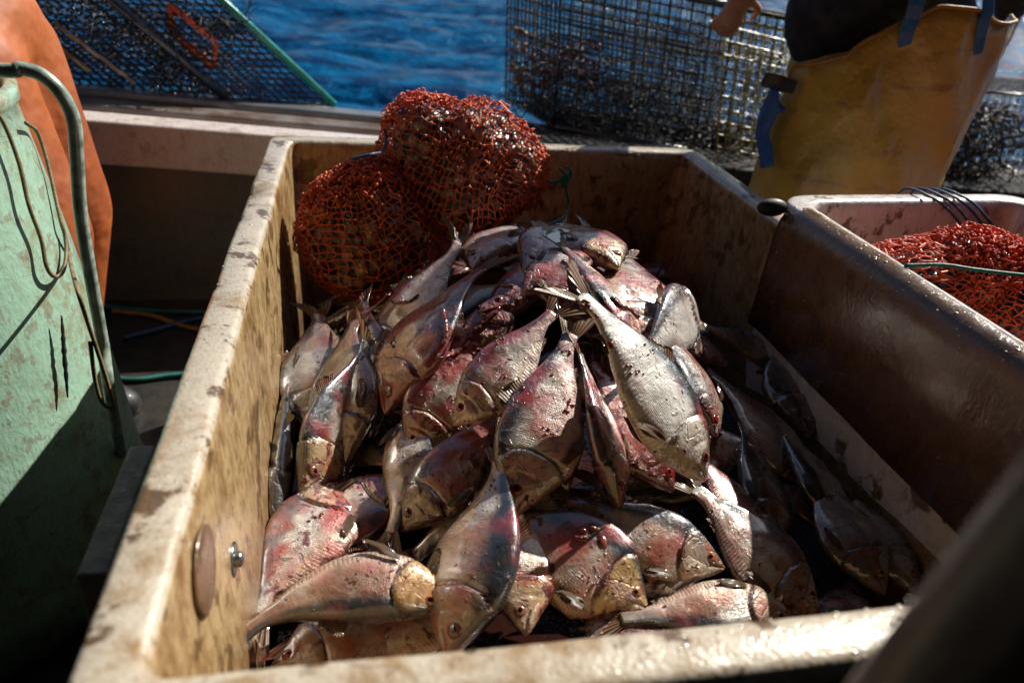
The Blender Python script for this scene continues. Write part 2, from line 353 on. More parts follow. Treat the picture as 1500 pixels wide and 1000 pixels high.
    def fan(name, base0, base1, dirc, spread, ln, lat, mat=M['fin'], shape=0, nq=22, nr=7, wav=.006, th=.0022):
        # base0/base1: (x,z) line the rays leave from; dirc mean ray angle in x-z; lat: lateral placement
        V = []; FC = []; q0 = rg.uniform(0, 9)
        for sd_ in (1, -1):
            for i in range(nq + 1):
                q = i / nq; tt = q * 2 - 1; bx = base0[0] + (base1[0] - base0[0]) * q; bz = base0[1] + (base1[1] - base0[1]) * q
                a = dirc + spread * tt
                if shape == 0: l = ln * (.34 + .66 * abs(tt) ** 1.25)
                elif shape == 1: l = ln * (1 - .6 * q) * (1 if q > .04 else .8)
                else: l = ln * (1 - .5 * abs(tt) ** 1.5)
                l *= 1 - .10 * abs(noise.noise(Vector((q * 9, q0, 0)))) - (.12 if (i * 7 + fcount) % 9 == 0 else 0)
                for j in range(nr + 1):
                    r = j / nr; x = bx + math.cos(a) * l * r; z = bz + math.sin(a) * l * r
                    y = lat(r) + wav * math.sin(q * 9 + q0 + r * 2) * r + sd_ * th * (1 - r * .75)
                    V.append(W((x, y, z))); FC.append((r, q, Ls))
        m = nr + 1; h2 = (nq + 1) * m; F = []
        for i in range(nq):
            for j in range(nr):
                a_, b_, c_, d_ = i * m + j, (i + 1) * m + j, (i + 1) * m + j + 1, i * m + j + 1
                F.append((a_, b_, c_, d_)); F.append((d_ + h2, c_ + h2, b_ + h2, a_ + h2))
            F.append(((i + 1) * m + nr, i * m + nr + h2 * 0, i * m + nr + h2, (i + 1) * m + nr + h2))
        for j in range(nr):
            F.append((j, j + 1, j + 1 + h2, j + h2)); b_ = nq * m; F.append((b_ + j + 1, b_ + j, b_ + j + h2, b_ + j + 1 + h2))
        put(name, V, F, FC, mat)
    tb = .5 - BL
    sp = rg.uniform(.42, .66)
    fan('tail_fin', (tb + .02, .030 * hr), (tb + .02, -.030 * hr), math.pi, sp, .215, lambda r: 0., nq=26, nr=9, wav=.012)
    if fins:
        fan('dorsal_fin', (.5 - .50 * BL, .135 * hr), (.5 - .64 * BL, .104 * hr), R_(120 + rg.uniform(-8, 25)), .12, .075, lambda r: .01 * r, shape=1, nq=14, nr=4)
        fan('anal_fin', (.5 - .80 * BL, -.052 * hr), (.5 - .72 * BL, -.085 * hr), R_(215), -.1, .035, lambda r: .0, shape=1, nq=12, nr=3)
        for sd_ in (1, -1):
            w0 = .050 * fat
            fan('pectoral_fin', (.5 - .29 * BL, -.118 * hr), (.5 - .29 * BL, -.142 * hr), R_(188 + rg.uniform(-10, 22)), .16, .15, lambda r, s_=sd_: s_ * (w0 - .004 + .010 * math.sin(r * 3.)), shape=2, nq=12, nr=6, wav=.004, th=.0015)
    er = .0275 * rg.uniform(.95, 1.12)
    for sd_ in (1, -1):
        V = []; FC = []; nu = 20; nv = 8; w0 = interp(WD, .115) * (1 + (fat - 1) * .34) * .95 - .004
        cx, cz = .5 - .115 * BL, .016
        for i in range(nv + 1):
            a = (math.pi / 2) * i / nv
            for j in range(nu):
                b = 2 * math.pi * j / nu
                V.append(W((cx + er * math.sin(a) * math.cos(b), sd_ * (w0 - .001 + .0135 * math.cos(a)), cz + er * math.sin(a) * math.sin(b)))); FC.append((math.sin(a), 0, 0))
        F = [(i * nu + j, (i + 1) * nu + j, (i + 1) * nu + (j + 1) % nu, i * nu + (j + 1) % nu) for i in range(nv) for j in range(nu)]
        put('eye', V, F, FC, M['eye_' + eye])
    return root

# ================================================================ SETTING: sea, deck
t = NT('sea_water'); o = t.coord(); n1 = t.noise(t.mapn(o, (1.0, 3.6, 1)), 1.1, 6., .66, .3); n2 = t.noise(t.mapn(o, (3.2, 5., 1)), 1., 5., .6)
t.P(Base_Color=t.mix(t.ss(n1, .40, .60), (.0003, .020, .078), (.0004, .090, .225)), Roughness=.10, Specular_IOR_Level=.035,  # stretched noise of two blues paints wave reflections into the colour
    Normal=t.bump(n2, .16, .9))
M['sea'] = t.m
def sea():
    ys = [2.6 + 60 * (i / 260) ** 2.0 for i in range(261)] + [90, 160, 400, 1200, 3000]; ys = [-3000, -400, -60, -12, -4] + ys
    xs = [-3000, -600, -120, -50] + [-30 + 70 * i / 230 for i in range(231)] + [70, 140, 600, 3000]
    V = []
    for y in ys:
        for x in xs:
            a = 1 if 2.5 < y < 70 and -31 < x < 41 else 0
            z = (.24 * noise.noise(Vector((x * .35 + y * .1, y * .75, 0))) + .15 * noise.noise(Vector((x * .9, y * 1.9, 4))) + .05 * noise.noise(Vector((x * 2.4, y * 4.2, 9)))) * a
            V.append((x, y, -1.35 + z))
    n = len(xs); F = [(j * n + i, j * n + i + 1, (j + 1) * n + i + 1, (j + 1) * n + i) for j in range(len(ys) - 1) for i in range(n - 1)]
    tag(mk('sea', V, F, M['sea']), 'rippled deep blue sea beyond the rail', kind='structure')
sea()
M['deck'] = simple('wet_dark_deck', (.018, .020, .020), .35, coat=.4, nscale=9, c2=(.035, .033, .028), bump=.003, bscale=60)
d = MB(); d.box((-2.6, -2.2, -.72), (4.2, 1.93, -.65)); tag(d.build('deck', M['deck'], smooth=False), 'wet dark work deck of the boat', kind='structure')

# gunwale -----------------------------------------------------------
M['hullw'] = tote_mat('white_hull_paint', (.60, .54, .52), (.40, .31, .27), .15, blotch=.3)
M['hulld'] = tote_mat('shaded_hull_paint', (.11, .11, .10), (.07, .065, .055), .2, blotch=.3)  # recess wall coloured darker to stand for shade under the side box
M['wood'] = simple('weathered_rail', (.10, .065, .05), .4, coat=.3, nscale=8, c2=(.17, .15, .14))
M['alu'] = simple('grey_metal_rail', (.22, .24, .26), .35, .5, nscale=15)
gw = empty('gunwale', (0, 1.9, -.65), 'white boat side with brown and grey rails along its top', 'boat side')
def gline(f): return [f(x) for x in np.linspace(-2.6, 4.2, 2)]
def gbox(name, y0, y1, z0, z1, mat, slope=-.055, bev=.008):
    a = MB(); xs = [-2.6, 4.2]; v = []
    for x in xs:
        dz = slope * (x + .55)
        dy = .02 * (x + .5)
        v += [(x, y0 + dy, z0 + dz), (x, y1 + dy, z0 + dz), (x, y1 + dy, z1 + dz), (x, y0 + dy, z1 + dz)]
    a.add(v, [(3, 2, 1, 0), (4, 5, 6, 7), (0, 1, 5, 4), (1, 2, 6, 5), (2, 3, 7, 6), (3, 0, 4, 7)])
    return a.build(name, mat, gw, smooth=False, bevel=bev)
gbox('side_box', 1.80, 1.90, -.195, -.075, M['hullw'])
gbox('hull_wall', 1.905, 1.96, -1.0, -.15, M['hulld'])
gbox('side_shelf', 1.903, 2.00, -.198, -.105, M['hullw'])
gbox('wooden_rail', 1.99, 2.08, -.115, -.080, M['wood'])
gbox('metal_rail', 2.09, 2.17, -.12, -.062, M['alu'])
gbox('outer_hull', 1.975, 2.10, -1.9, -.12, M['hullw'])

shade_strip = MB(); xs = [.62, 4.1]; v = []  # black strip added over the sunlit rail in place of trap shade
for x in xs:
    dz = -.055 * (x + .55); dy = .02 * (x + .5); v += [(x, 1.788 + dy, -.30 + dz), (x, 2.18 + dy, -.30 + dz), (x, 2.18 + dy, -.055 + dz), (x, 1.788 + dy, -.055 + dz)]
shade_strip.add(v, [(3, 2, 1, 0), (4, 5, 6, 7), (0, 1, 5, 4), (1, 2, 6, 5), (2, 3, 7, 6), (3, 0, 4, 7)]); shade_strip.build('rail_shade', simple('rail_shade_black', (.008, .008, .010), .9), gw, smooth=False, bevel=.008)
# unseen panels added behind, above and left of the camera to block sky light
blk = empty('sky_blocker', (.3, -1.7, -.65), 'dark unseen panels added around the camera to block sky light', 'sky_blocker')
M['blocker'] = simple('dark_blocker', (.06, .055, .05), .6, nscale=4)
a = MB(); a.box((-2.5, -1.75, -.65), (4.1, -1.70, 1.50)); a.build('blocker_back', M['blocker'], blk, smooth=False)
a = MB(); a.box((-1.7, -1.80, 1.505), (4.1, .84, 1.56)); a.build('blocker_top', M['blocker'], blk, smooth=False)
a = MB(); a.box((-1.65, -1.69, -.65), (-1.60, 1.70, 1.50)); a.build('blocker_left', M['blocker'], blk, smooth=False)
# ================================================================ TOTES
def rrect(c, r, ne, nc=6):
    """points round a quad c (ccw corners) with corner radius r, ne points per straight side"""
    P = [Vector((*p, 0)) for p in c]; out = []
    for i in range(4):
        a, b, c_ = P[i - 1], P[i], P[(i + 1) % 4]
        d1 = (b - a).normalized(); d2 = (c_ - b).normalized(); s = b - d1 * r; e = b + d2 * r
        for k in range(nc + 1):
            t_ = k / nc; q = s * (1 - t_) ** 2 + b * 2 * t_ * (1 - t_) + e * t_ * t_; out.append((q.x, q.y))
        nx = P[(i + 1) % 4] - d2 * r
        for k in range(1, ne[i]): q = e.lerp(nx, k / ne[i]); out.append((q.x, q.y))
    return out
def off_quad(c, d):
    P = [Vector((*p, 0)) for p in c]; out = []
    for i in range(4):
        a, b, c_ = P[i - 1], P[i], P[(i + 1) % 4]; d1 = (b - a).normalized(); d2 = (c_ - b).normalized()
        n1 = Vector((d1.y, -d1.x, 0)); n2 = Vector((d2.y, -d2.x, 0)); q = b + (n1 + n2) * d / (1 + n1.dot(n2)); out.append((q.x, q.y))
    return out
def tote(name, quad, ztop, th, depth, mats, loc, label, cat, bed, outer_depth, r=.03, chips=0., chip_at=()):
    root = empty(name, loc, label, cat); ne = [70, 90, 70, 90]
    rings = []
    prof = [(th - .004, -outer_depth), (th, -outer_depth + .02), (th, -.16), (th + .0, -.06), (th, -.008), (th - .003, -.002), (th - .008, 0), (th * .5, 0), (.010, 0), (.004, -.002), (.0, -.008), (-.001, -.02), (-.004, -.08), (-.010, -.18), (-.02, -.3), (-.03, -depth + .04), (-.05, -depth + .006), (-.07, -depth)]
    for (d_, z) in prof: rings.append([(x, y, ztop + z) for x, y in rrect(off_quad(quad, d_), r + max(0, d_) * .6, ne)])
    n = len(rings[0]); V = []
    for ri, rg in enumerate(rings):
        dd, zz = prof[ri]
        for (x, y, z) in rg:
            k = chips
            dz = 0; dx = 0
            if 3 <= ri <= 10:
                q = noise.noise(Vector((x * 14, y * 14, 1))) ; dz = -.0016 * max(0, q) * k - (.0012 * abs(noise.noise(Vector((x * 60, y * 60, 3)))) * k)
                for (cx, cy, cr, cd) in chip_at:
                    f_ = max(0, 1 - math.hypot(x - cx, y - cy) / cr); dz -= cd * f_
            w_ = .0016 * noise.noise(Vector((x * 6, y * 6, z * 6)))
            V.append((x + w_, y + w_, z + dz))
    F = []; MI = []
    for i in range(len(rings) - 1):
        for j in range(n):
            F.append((i * n + j, i * n + (j + 1) % n, (i + 1) * n + (j + 1) % n, (i + 1) * n + j)); MI.append(1 if i >= 10 else 0)
    F.append(tuple((len(rings) - 1) * n + j for j in range(n))); MI.append(1)
    F.append(tuple(reversed(range(n)))); MI.append(0)
    o = mk('shell', V, F, mats[0], root, mats=[mats[1]], mi=MI)
    return root
W1 = .935
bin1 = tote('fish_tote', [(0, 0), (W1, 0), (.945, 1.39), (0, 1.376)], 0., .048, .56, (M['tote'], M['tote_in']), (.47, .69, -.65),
            'big cream plastic tote streaked with brown stains and heaped with fish', 'tote', None, .61, r=.022, chips=1.,
            chip_at=[(-.048, 1.02, .03, .012), (-.048, .88, .02, .006), (-.048, 1.20, .018, .006), (.69, 1.42, .012, .006), (-.04, .62, .02, .006), (.0, .30, .008, .004), (.0, .44, .006, .003)])
def disc(name, c, nrm, r, th, mat, parent, dome=0., n=32):
    c = Vector(c); nrm = Vector(nrm).normalized(); u = nrm.orthogonal().normalized(); v_ = nrm.cross(u); V = []; pr = [(r, 0), (r, th * .7), (r * .94, th), (r * .5, th + dome * .7), (r * .05, th + dome)]
    for rr, hh in pr:
        for j in range(n): a = 2 * math.pi * j / n; V.append(c + (u * math.cos(a) + v_ * math.sin(a)) * rr + nrm * hh)
    F = [(i * n + j, i * n + (j + 1) % n, (i + 1) * n + (j + 1) % n, (i + 1) * n + j) for i in range(len(pr) - 1) for j in range(n)]; F.append(tuple((len(pr) - 1) * n + j for j in range(n)))
    return mk(name, V, F, mat, parent)
pc = onx(297, 835, 0.004); disc('drain_plug', (.0050, pc[1], pc[2]), (1, 0, .03), .040, .003, M['plug'], bin1)
pc = onx(330, 820, .0); w_ = disc('washer', (.0065, pc[1], pc[2]), (1, 0, 0), .019, .004, M['steel'], bin1); disc('bolt', (.0105, pc[1], pc[2]), (1, 0, 0), .0085, .006, M['steel'], bin1, dome=.003)
pc = onx(419, 478, .0); disc('washer', (.005, pc[1], pc[2]), (1, 0, 0), .017, .004, M['steel'], bin1); disc('bolt', (.009, pc[1], pc[2]), (1, 0, 0), .008, .005, M['steel'], bin1, dome=.002)

# blood and melt water in the bottom of the tote
t = NT('bloody_water'); t.P(Base_Color=(.02, .006, .004), Roughness=.12, Normal=t.bump(t.noise(t.coord(), 25.), .004)); 
a = MB(); a.add([(.03, .03, -.40), (W1 - .03, .03, -.40), (W1 - .03, 1.34, -.40), (.03, 1.34, -.40)], [(0, 1, 2, 3)])
tag(a.build('bloody_water', t.m), 'dark bloody water pooled under the fish', 'water', kind='stuff')

# neighbouring tote hooked over the right rim
tl2 = [(.965, -.30), (1.43, -.30), (1.46, .90), (.965, .86)]
bin2 = tote('side_tote', tl2, .053, .045, .34, (M['tote2'], M['tote2']), (1.23, .3, -.65), 'white tote with a soiled brown lip hooked over the rim of the fish tote', 'tote', None, .70, r=.05, chips=.4)
pf = [(.898, -.188), (.903, -.06), (.905, .015), (.910, .038), (.920, .052), (.934, .057), (.944, .0565), (.948, .054), (.952, .048), (.953, .034), (.950, .028), (.94, .034), (.925, .030), (.916, .012), (.912, -.06), (.908, -.186)]
V = []; ys = np.linspace(-.34, .845, 90)
for y in ys:
    e_ = 1.0
    for (x, z) in pf:
        k = max(0, (y - .80) / .045); sh = -.012 * k * k if z > 0 else -.004 * k
        V.append((x + .0015 * noise.noise(Vector((y * 7, z * 9, 2))) + (.0015 if y < .3 else 0), y, z + sh + .0022 * noise.noise(Vector((y * 9, x * 30, 0))) + .001 * noise.noise(Vector((y * 60, x * 90, 0)))))
n = len(pf); F = [(i * n + j, i * n + (j + 1) % n, (i + 1) * n + (j + 1) % n, (i + 1) * n + j) for i in range(89) for j in range(n)]; F += [tuple(reversed(range(n))), tuple(89 * n + j for j in range(n))]
mk('side_lip', V, F, M['flange'], bin2)
a = MB(); cc = onz(1124, 303, .05); a.ball((.897, .860, .040), (.030, .015, .017), 20, 12); a.build('corner_cap', M['rubber'], bin2)
bin3 = tote('red_tote', [(1.56, -.1), (2.05, -.1), (2.05, .88), (1.56, .88)], .03, .04, .3, (M['tote3'], M['tote3']), (1.8, .4, -.65), 'red plastic tote at the far right edge beyond the white one', 'tote', None, .66, r=.05)

# ================================================================ FISH
# (head px, tail px, lift, psi, opts, label)
FL = [
 # --- big uppermost fish
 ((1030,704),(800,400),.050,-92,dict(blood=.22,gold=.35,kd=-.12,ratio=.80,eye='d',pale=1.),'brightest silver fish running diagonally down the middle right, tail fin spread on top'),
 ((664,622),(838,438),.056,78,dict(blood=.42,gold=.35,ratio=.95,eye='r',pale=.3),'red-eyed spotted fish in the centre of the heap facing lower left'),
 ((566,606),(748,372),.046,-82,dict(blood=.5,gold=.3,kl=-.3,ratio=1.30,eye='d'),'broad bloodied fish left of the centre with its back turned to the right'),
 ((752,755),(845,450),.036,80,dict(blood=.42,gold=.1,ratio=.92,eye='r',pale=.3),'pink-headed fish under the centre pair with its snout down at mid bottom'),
 ((905,742),(855,540),.034,38,dict(blood=.4,gold=.4,eye='r',ratio=.82),'small red-eyed head poking down between the pink-headed fish and the bright one'),
 ((1112,660),(830,742),.012,96,dict(blood=.1,gold=.0,dark=.35,kd=.25,ratio=1.05,eye='d'),'blue grey fish lying crosswise under the snout of the brightest fish'),
 ((948,893),(722,742),.014,-84,dict(blood=.25,gold=.9,ratio=1.25,eye='g',kl=-.15),'gold-headed fish with an orange eye near the front rim'),
 ((1060,832),(812,742),.022,-84,dict(blood=.15,gold=.0,eye='g',ratio=.95,dark=.1),'fish with a ringed amber eye and parted jaws beneath the blue grey one'),
 ((1200,900),(985,690),.004,-80,dict(blood=.3,gold=.0,dark=.35,eye='d',ratio=1.12),'mottled dark fish at lower right with its gill cover towards the front rim'),
 ((1160,905),(862,912),.018,98,dict(blood=.05,gold=.1,dark=.2,eye='d',ratio=.7,kd=.2),'slim fish lying along the front rim right of the middle'),
 ((662,890),(338,985),.040,112,dict(blood=.06,gold=.85,dark=.25,kd=1.15,ratio=.72,eye='g',fat=1.2),'curved olive grey fish with a golden head in the front left corner'),
 ((500,706),(352,948),.016,-84,dict(blood=.46,gold=.25,kd=.1,ratio=1.12,eye='r'),'pale pink fish against the left wall with its head up and a red eye'),
 ((655,965),(735,640),.034,-72,dict(blood=.12,gold=.0,dark=.25,ratio=1.0,kd=-.3,eye='d'),'broad grey fish with blue spots standing tail up near the front'),
 ((770,930),(728,742),.016,70,dict(blood=.35,gold=.4,ratio=1.0,eye='d'),'dark-eyed head beside the grey spotted fish at the front rim'),
 ((640,592),(560,822),.006,96,dict(blood=.3,gold=.3,ratio=.9,eye='d',dark=.15),'brown speckled fish with its tail fin down among the lower left heads'),
 ((598,668),(705,520),.018,60,dict(blood=.5,gold=.1,dark=.1,eye='r'),'fish head squeezed below the two centre fish with a clouded eye'),
 ((588,778),(712,612),.006,80,dict(blood=.5,gold=.0,dark=.35,eye='d',ratio=.9),'dark red fish slanting behind the top of the grey spotted fish'),
 ((745,428),(640,572),.028,-60,dict(blood=.75,gold=.0,eye='d',ratio=.75),'blood-red fish wedged between the two centre fish with its tail fin at the gap'),
 # --- fish with the upright tail behind the left centre one
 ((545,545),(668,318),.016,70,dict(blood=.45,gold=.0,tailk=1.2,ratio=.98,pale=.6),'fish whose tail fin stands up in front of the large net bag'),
 # --- upper right cluster
 ((932,522),(826,372),.036,62,dict(blood=.4,gold=.2,ratio=.9,eye='d'),'bloody-mouthed fish head above the middle of the brightest fish'),
 ((955,512),(905,372),.024,-70,dict(blood=.45,gold=.1,dark=.1,ratio=1.15),'reddish brown rounded fish at the upper right of the heap'),
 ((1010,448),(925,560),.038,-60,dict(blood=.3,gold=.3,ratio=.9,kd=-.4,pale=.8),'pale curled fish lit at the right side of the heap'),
 ((1080,470),(955,600),.020,80,dict(blood=.3,gold=.0,dark=.3,ratio=1.2),'dark broad fish in the shade just behind the pale curled one'),
 ((1092,484),(1150,722),.016,-80,dict(blood=.25,gold=.0,dark=.3,ratio=.85,eye='d'),'long shaded fish hanging down the right side with its head up'),
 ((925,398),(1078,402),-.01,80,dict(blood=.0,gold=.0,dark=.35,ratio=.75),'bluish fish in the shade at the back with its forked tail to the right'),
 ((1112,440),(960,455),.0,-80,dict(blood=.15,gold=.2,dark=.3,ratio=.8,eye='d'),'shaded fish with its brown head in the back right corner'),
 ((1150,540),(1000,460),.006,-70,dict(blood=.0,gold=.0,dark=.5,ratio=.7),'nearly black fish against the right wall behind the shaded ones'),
 ((1048,640),(985,520),.016,80,dict(blood=.35,gold=.0,dark=.25,ratio=1.0),'shaded brown fish under the right flank of the brightest fish'),
 # --- crest of the heap
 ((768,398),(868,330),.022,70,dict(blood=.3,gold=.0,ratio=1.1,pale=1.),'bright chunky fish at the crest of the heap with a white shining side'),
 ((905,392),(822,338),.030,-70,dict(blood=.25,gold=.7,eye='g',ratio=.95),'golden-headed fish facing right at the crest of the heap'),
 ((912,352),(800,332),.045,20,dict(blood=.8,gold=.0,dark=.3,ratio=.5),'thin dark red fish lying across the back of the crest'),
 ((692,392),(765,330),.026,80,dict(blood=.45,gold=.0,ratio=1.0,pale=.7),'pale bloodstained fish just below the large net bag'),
 ((552,392),(668,402),.018,-60,dict(blood=.4,gold=.8,ratio=.7,eye='d',mouth=.5),'fish with an open amber mouth beside the shadow of the net bags'),
 ((770,432),(878,384),.034,-85,dict(blood=.45,gold=.0,dark=.1,ratio=.7),'fish with a violet forked tail crossing the top of the heap'),
 ((860,470),(800,352),.030,-80,dict(blood=.5,gold=.1,ratio=.9),'fish under the violet tail with its head towards the brightest fish'),
 ((722,470),(812,380),.034,95,dict(blood=.6,gold=.1,ratio=.8),'bloodied fish under the tails at the middle of the crest'),
 # --- left side, shade
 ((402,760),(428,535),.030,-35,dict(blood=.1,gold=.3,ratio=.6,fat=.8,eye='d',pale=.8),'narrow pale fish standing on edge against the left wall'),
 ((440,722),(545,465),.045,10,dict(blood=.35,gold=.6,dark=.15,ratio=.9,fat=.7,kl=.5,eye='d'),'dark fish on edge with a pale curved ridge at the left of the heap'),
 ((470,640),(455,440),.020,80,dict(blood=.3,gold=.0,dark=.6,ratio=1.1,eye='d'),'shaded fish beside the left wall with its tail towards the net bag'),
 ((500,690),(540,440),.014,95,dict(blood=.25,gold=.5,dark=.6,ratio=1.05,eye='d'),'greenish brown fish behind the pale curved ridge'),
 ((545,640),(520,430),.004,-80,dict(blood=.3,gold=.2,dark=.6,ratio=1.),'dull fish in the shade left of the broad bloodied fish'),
 # --- lower layers in front
 ((600,700),(470,800),-.006,95,dict(blood=.4,gold=.1,dark=.2),'fish mostly covered behind the pale pink one'),
 ((395,985),(560,915),.010,80,dict(blood=.3,gold=.3,dark=.1,ratio=1.1),'belly of a fish showing under the curved golden-headed one'),
 ((690,830),(585,940),.000,-80,dict(blood=.4,gold=.3,dark=.1),'fish lying under the grey spotted one and the curved one'),
 ((840,905),(790,760),-.004,-90,dict(blood=.3,gold=.3,dark=.2),'dark fish between the gold-headed fish and the dark-eyed head'),
 ((1020,900),(930,770),-.004,-80,dict(blood=.1,gold=.0,dark=.4),'dark blue fish seen below the fish with parted jaws'),
 ((830,720),(770,600),.000,80,dict(blood=.5,gold=.1,dark=.2),'fish below the pink-headed one with only its side showing'),
 ((985,720),(905,590),.006,-90,dict(blood=.6,gold=.0,dark=.1),'reddish fish below the belly of the brightest fish'),
 # --- right side, shade painted in through dark
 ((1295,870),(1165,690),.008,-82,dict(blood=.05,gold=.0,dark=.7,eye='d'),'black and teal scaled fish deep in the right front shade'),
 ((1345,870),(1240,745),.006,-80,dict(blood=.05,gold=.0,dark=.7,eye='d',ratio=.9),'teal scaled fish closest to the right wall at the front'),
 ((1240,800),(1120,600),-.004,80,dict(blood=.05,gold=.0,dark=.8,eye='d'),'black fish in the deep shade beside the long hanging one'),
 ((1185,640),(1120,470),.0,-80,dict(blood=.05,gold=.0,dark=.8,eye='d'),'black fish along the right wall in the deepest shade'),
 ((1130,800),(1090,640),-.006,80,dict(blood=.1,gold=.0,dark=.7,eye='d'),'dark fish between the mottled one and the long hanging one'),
]
random.seed(5)
def place(hp, tp, off, anchor='h', lo=.25, hi=.325):
    ap, bp_ = (hp, tp) if anchor == 'h' else (tp, hp)
    a = surf(*ap, off); b = surf(*bp_, off); L = np.linalg.norm(a - b); k = 1.
    while L < lo and k < 3.5:
        k += .06; q = (ap[0] + (bp_[0] - ap[0]) * k, ap[1] + (bp_[1] - ap[1]) * k); b = surf(*q, off - .022 * min(1, k - 1)); L = np.linalg.norm(a - b); bp2 = q
    if L > hi:
        q = bp_ if k == 1. else bp2
        r = ray(*q); w_ = CP - a; B = w_ @ r; D_ = B * B - (w_ @ w_ - hi * hi)
        b = CP + r * (-B + math.sqrt(max(D_, 0)))
    return (a, b) if anchor == 'h' else (b, a)
for (hp, tp, off, psi, op, lab) in FL:
    op = dict(op); an = op.pop('an', 'h'); lo = op.pop('lo', .25); hi = op.pop('hi', .325)
    H_, T_ = place(hp, tp, off, an, lo, hi); op['ratio'] = op.get('ratio', 1.) * 1.22; op['fat'] = op.get('fat', 1.) * 1.08
    make_fish(H_, T_, psi, lab, **op)
# fish of the lower layers glimpsed in the gaps
k = 0
for gy in range(7):
    for gx in range(5):
        x = .12 + gx * .175 + random.uniform(-.04, .04); y = .20 + gy * .185 + random.uniform(-.04, .04)
        a = random.uniform(0, 6.28); dx, dy = math.cos(a) * .13, math.sin(a) * .13
        cl = lambda q, lo, hi: max(lo, min(hi, q))
        p = [cl(x + dx, .05, .87), cl(y + dy, .08, 1.30)]; q = [cl(x - dx, .05, .87), cl(y - dy, .08, 1.30)]
        make_fish((*p, S(*p) - .024), (*q, S(*q) - .024), random.choice((82, -82, 95, -95)), 'dark fish of the lower layer glimpsed only through gaps in the heap',
                  ratio=random.uniform(1.05, 1.25), kl=random.uniform(-.2, .2), blood=random.uniform(.2, .6), dark=random.uniform(.2, .5), eye='d', fins=False, group='fish of the lower layer showing through gaps')

# scraps of gut, blood clots and loose scales on the heap
V = MB(); random.seed(11)
bpy.context.view_layer.update(); dg = bpy.context.evaluated_depsgraph_get()
def drop(px, py):
    r = ray(px, py); ok, loc, nr, ix, ob, mx = sc.ray_cast(dg, Vector(CP), Vector(r)); 
    return (loc, nr) if ok and ob.name.startswith('body') else (None, None)
for i in range(420):
    px = random.gauss(760, 150); py = random.gauss(450, 110)
    if random.random() < .25: px, py = random.uniform(420, 1050), random.uniform(600, 900)
    p, nr = drop(px, py)
    if p is None: continue
    q = Matrix(nr.to_track_quat('Z', 'Y').to_matrix()); r = .0009 * math.exp(random.gauss(0, .5)); e = random.uniform(.8, 2.4)
    V.ball(p, (r * e * 1.3, r * 1.2, r * .45), 7, 5, q @ Matrix.Rotation(random.uniform(0, 6), 3, 'Z'))
    if random.random() < .25:
        for k_ in range(random.randint(3, 9)):
            u_ = q @ Vector((random.gauss(0, .005), random.gauss(0, .005), 0)); r2 = r * random.uniform(.6, 1.9); V.ball(p + u_, (r2 * 1.3, r2, r2 * .8), 7, 5, q)
for i in range(16):       # strings of gut lying over the bodies
    px, py = random.gauss(740, 90), random.gauss(430, 55); a_ = random.uniform(0, 6.28); pts = []
    for k_ in range(7):
        p, nr = drop(px, py)
        if p is None: break
        if pts and (p - pts[-1]).length > .035: break
        pts.append(p + nr * .0015); a_ += random.uniform(-.6, .6); px += 9 * math.cos(a_); py += 9 * math.sin(a_)
    if len(pts) > 3:
        r0 = random.uniform(.0015, .0034); sp_ = spline(pts, 4); V.tube(sp_, [r0 * (.5 + .5 * math.sin(q_ * .9 + i) ** 2 + .25) * (1 if 0 < q_ < len(sp_) - 1 else .3) for q_ in range(len(sp_))], 8)
t = NT('clotted_blood'); t.P(Base_Color=t.mix(t.ss(t.noise(t.coord(), 60.), .4, .6), (.09, .008, .007), (.20, .06, .04)), Roughness=.15, Coat_Weight=1.)
tag(V.build('blood_clots', t.m), 'scraps of red gut and clotted blood scattered over the fish', 'scraps', kind='stuff')

# water drops on the tote rims
random.seed(21); DR = MB()
def rimdrop(x0, x1, y0, y1, z, n, rr):
    for i in range(n):
        x, y = random.uniform(x0, x1), random.uniform(y0, y1); ok, loc, nr, ix, ob, mx = sc.ray_cast(dg, Vector((x, y, .30)), Vector((0, 0, -1)))
        if ok and ob.name.startswith(('shell', 'side_lip')): r = rr * random.uniform(.4, 1.3); DR.ball(loc, (r * random.uniform(1, 1.8), r * random.uniform(1, 1.4), r * .35), 10, 6)
rimdrop(.50, .60, -.045, .0, 0, 34, .0017); rimdrop(.25, .50, -.045, .0, 0, 16, .0015); rimdrop(-.045, 0, .3, 1.38, 0, 60, .0016); rimdrop(.90, .95, .1, .85, 0, 160, .0018); rimdrop(.0, .9, 1.38, 1.43, 0, 40, .0016)
t = NT('water_drops'); t.P(Base_Color=(.50, .44, .34), Roughness=.15, Coat_Weight=1., Coat_Roughness=.05, Coat_IOR=2.)
tag(DR.build('water_drops', t.m), 'water drops and splashes on the tote rims', 'water', kind='stuff')

# ================================================================ NET BAGS
def twine_mat(name, c, c2):
    t = NT(name); o = t.coord(); n = t.noise(o, 260., 3.); t.P(Base_Color=t.mix(t.ss(t.noise(o, 30.), .4, .6), c, c2), Roughness=.55, Normal=t.bump(n, .0008), Sheen_Weight=.0); return t.m
M['net'] = twine_mat('orange_netting', (.62, .105, .015), (.48, .055, .010)); M['netr'] = twine_mat('red_netting', (.66, .085, .02), (.50, .05, .015))
M['green'] = twine_mat('green_cord', (.005, .13, .095), (.004, .08, .06)); M['blue'] = twine_mat('navy_cord', (.012, .05, .14), (.008, .03, .09))
M['tan'] = twine_mat('tan_cord', (.22, .17, .09), (.14, .10, .05)); M['teal'] = twine_mat('teal_rope', (.01, .16, .14), (.008, .10, .09)); M['yel'] = twine_mat('yellow_rope', (.35, .20, .03), (.2, .12, .02))
t = NT('bait_in_net'); o = t.coord(); n = t.noise(o, 22., 4.); v = t.vor(o, 42.)
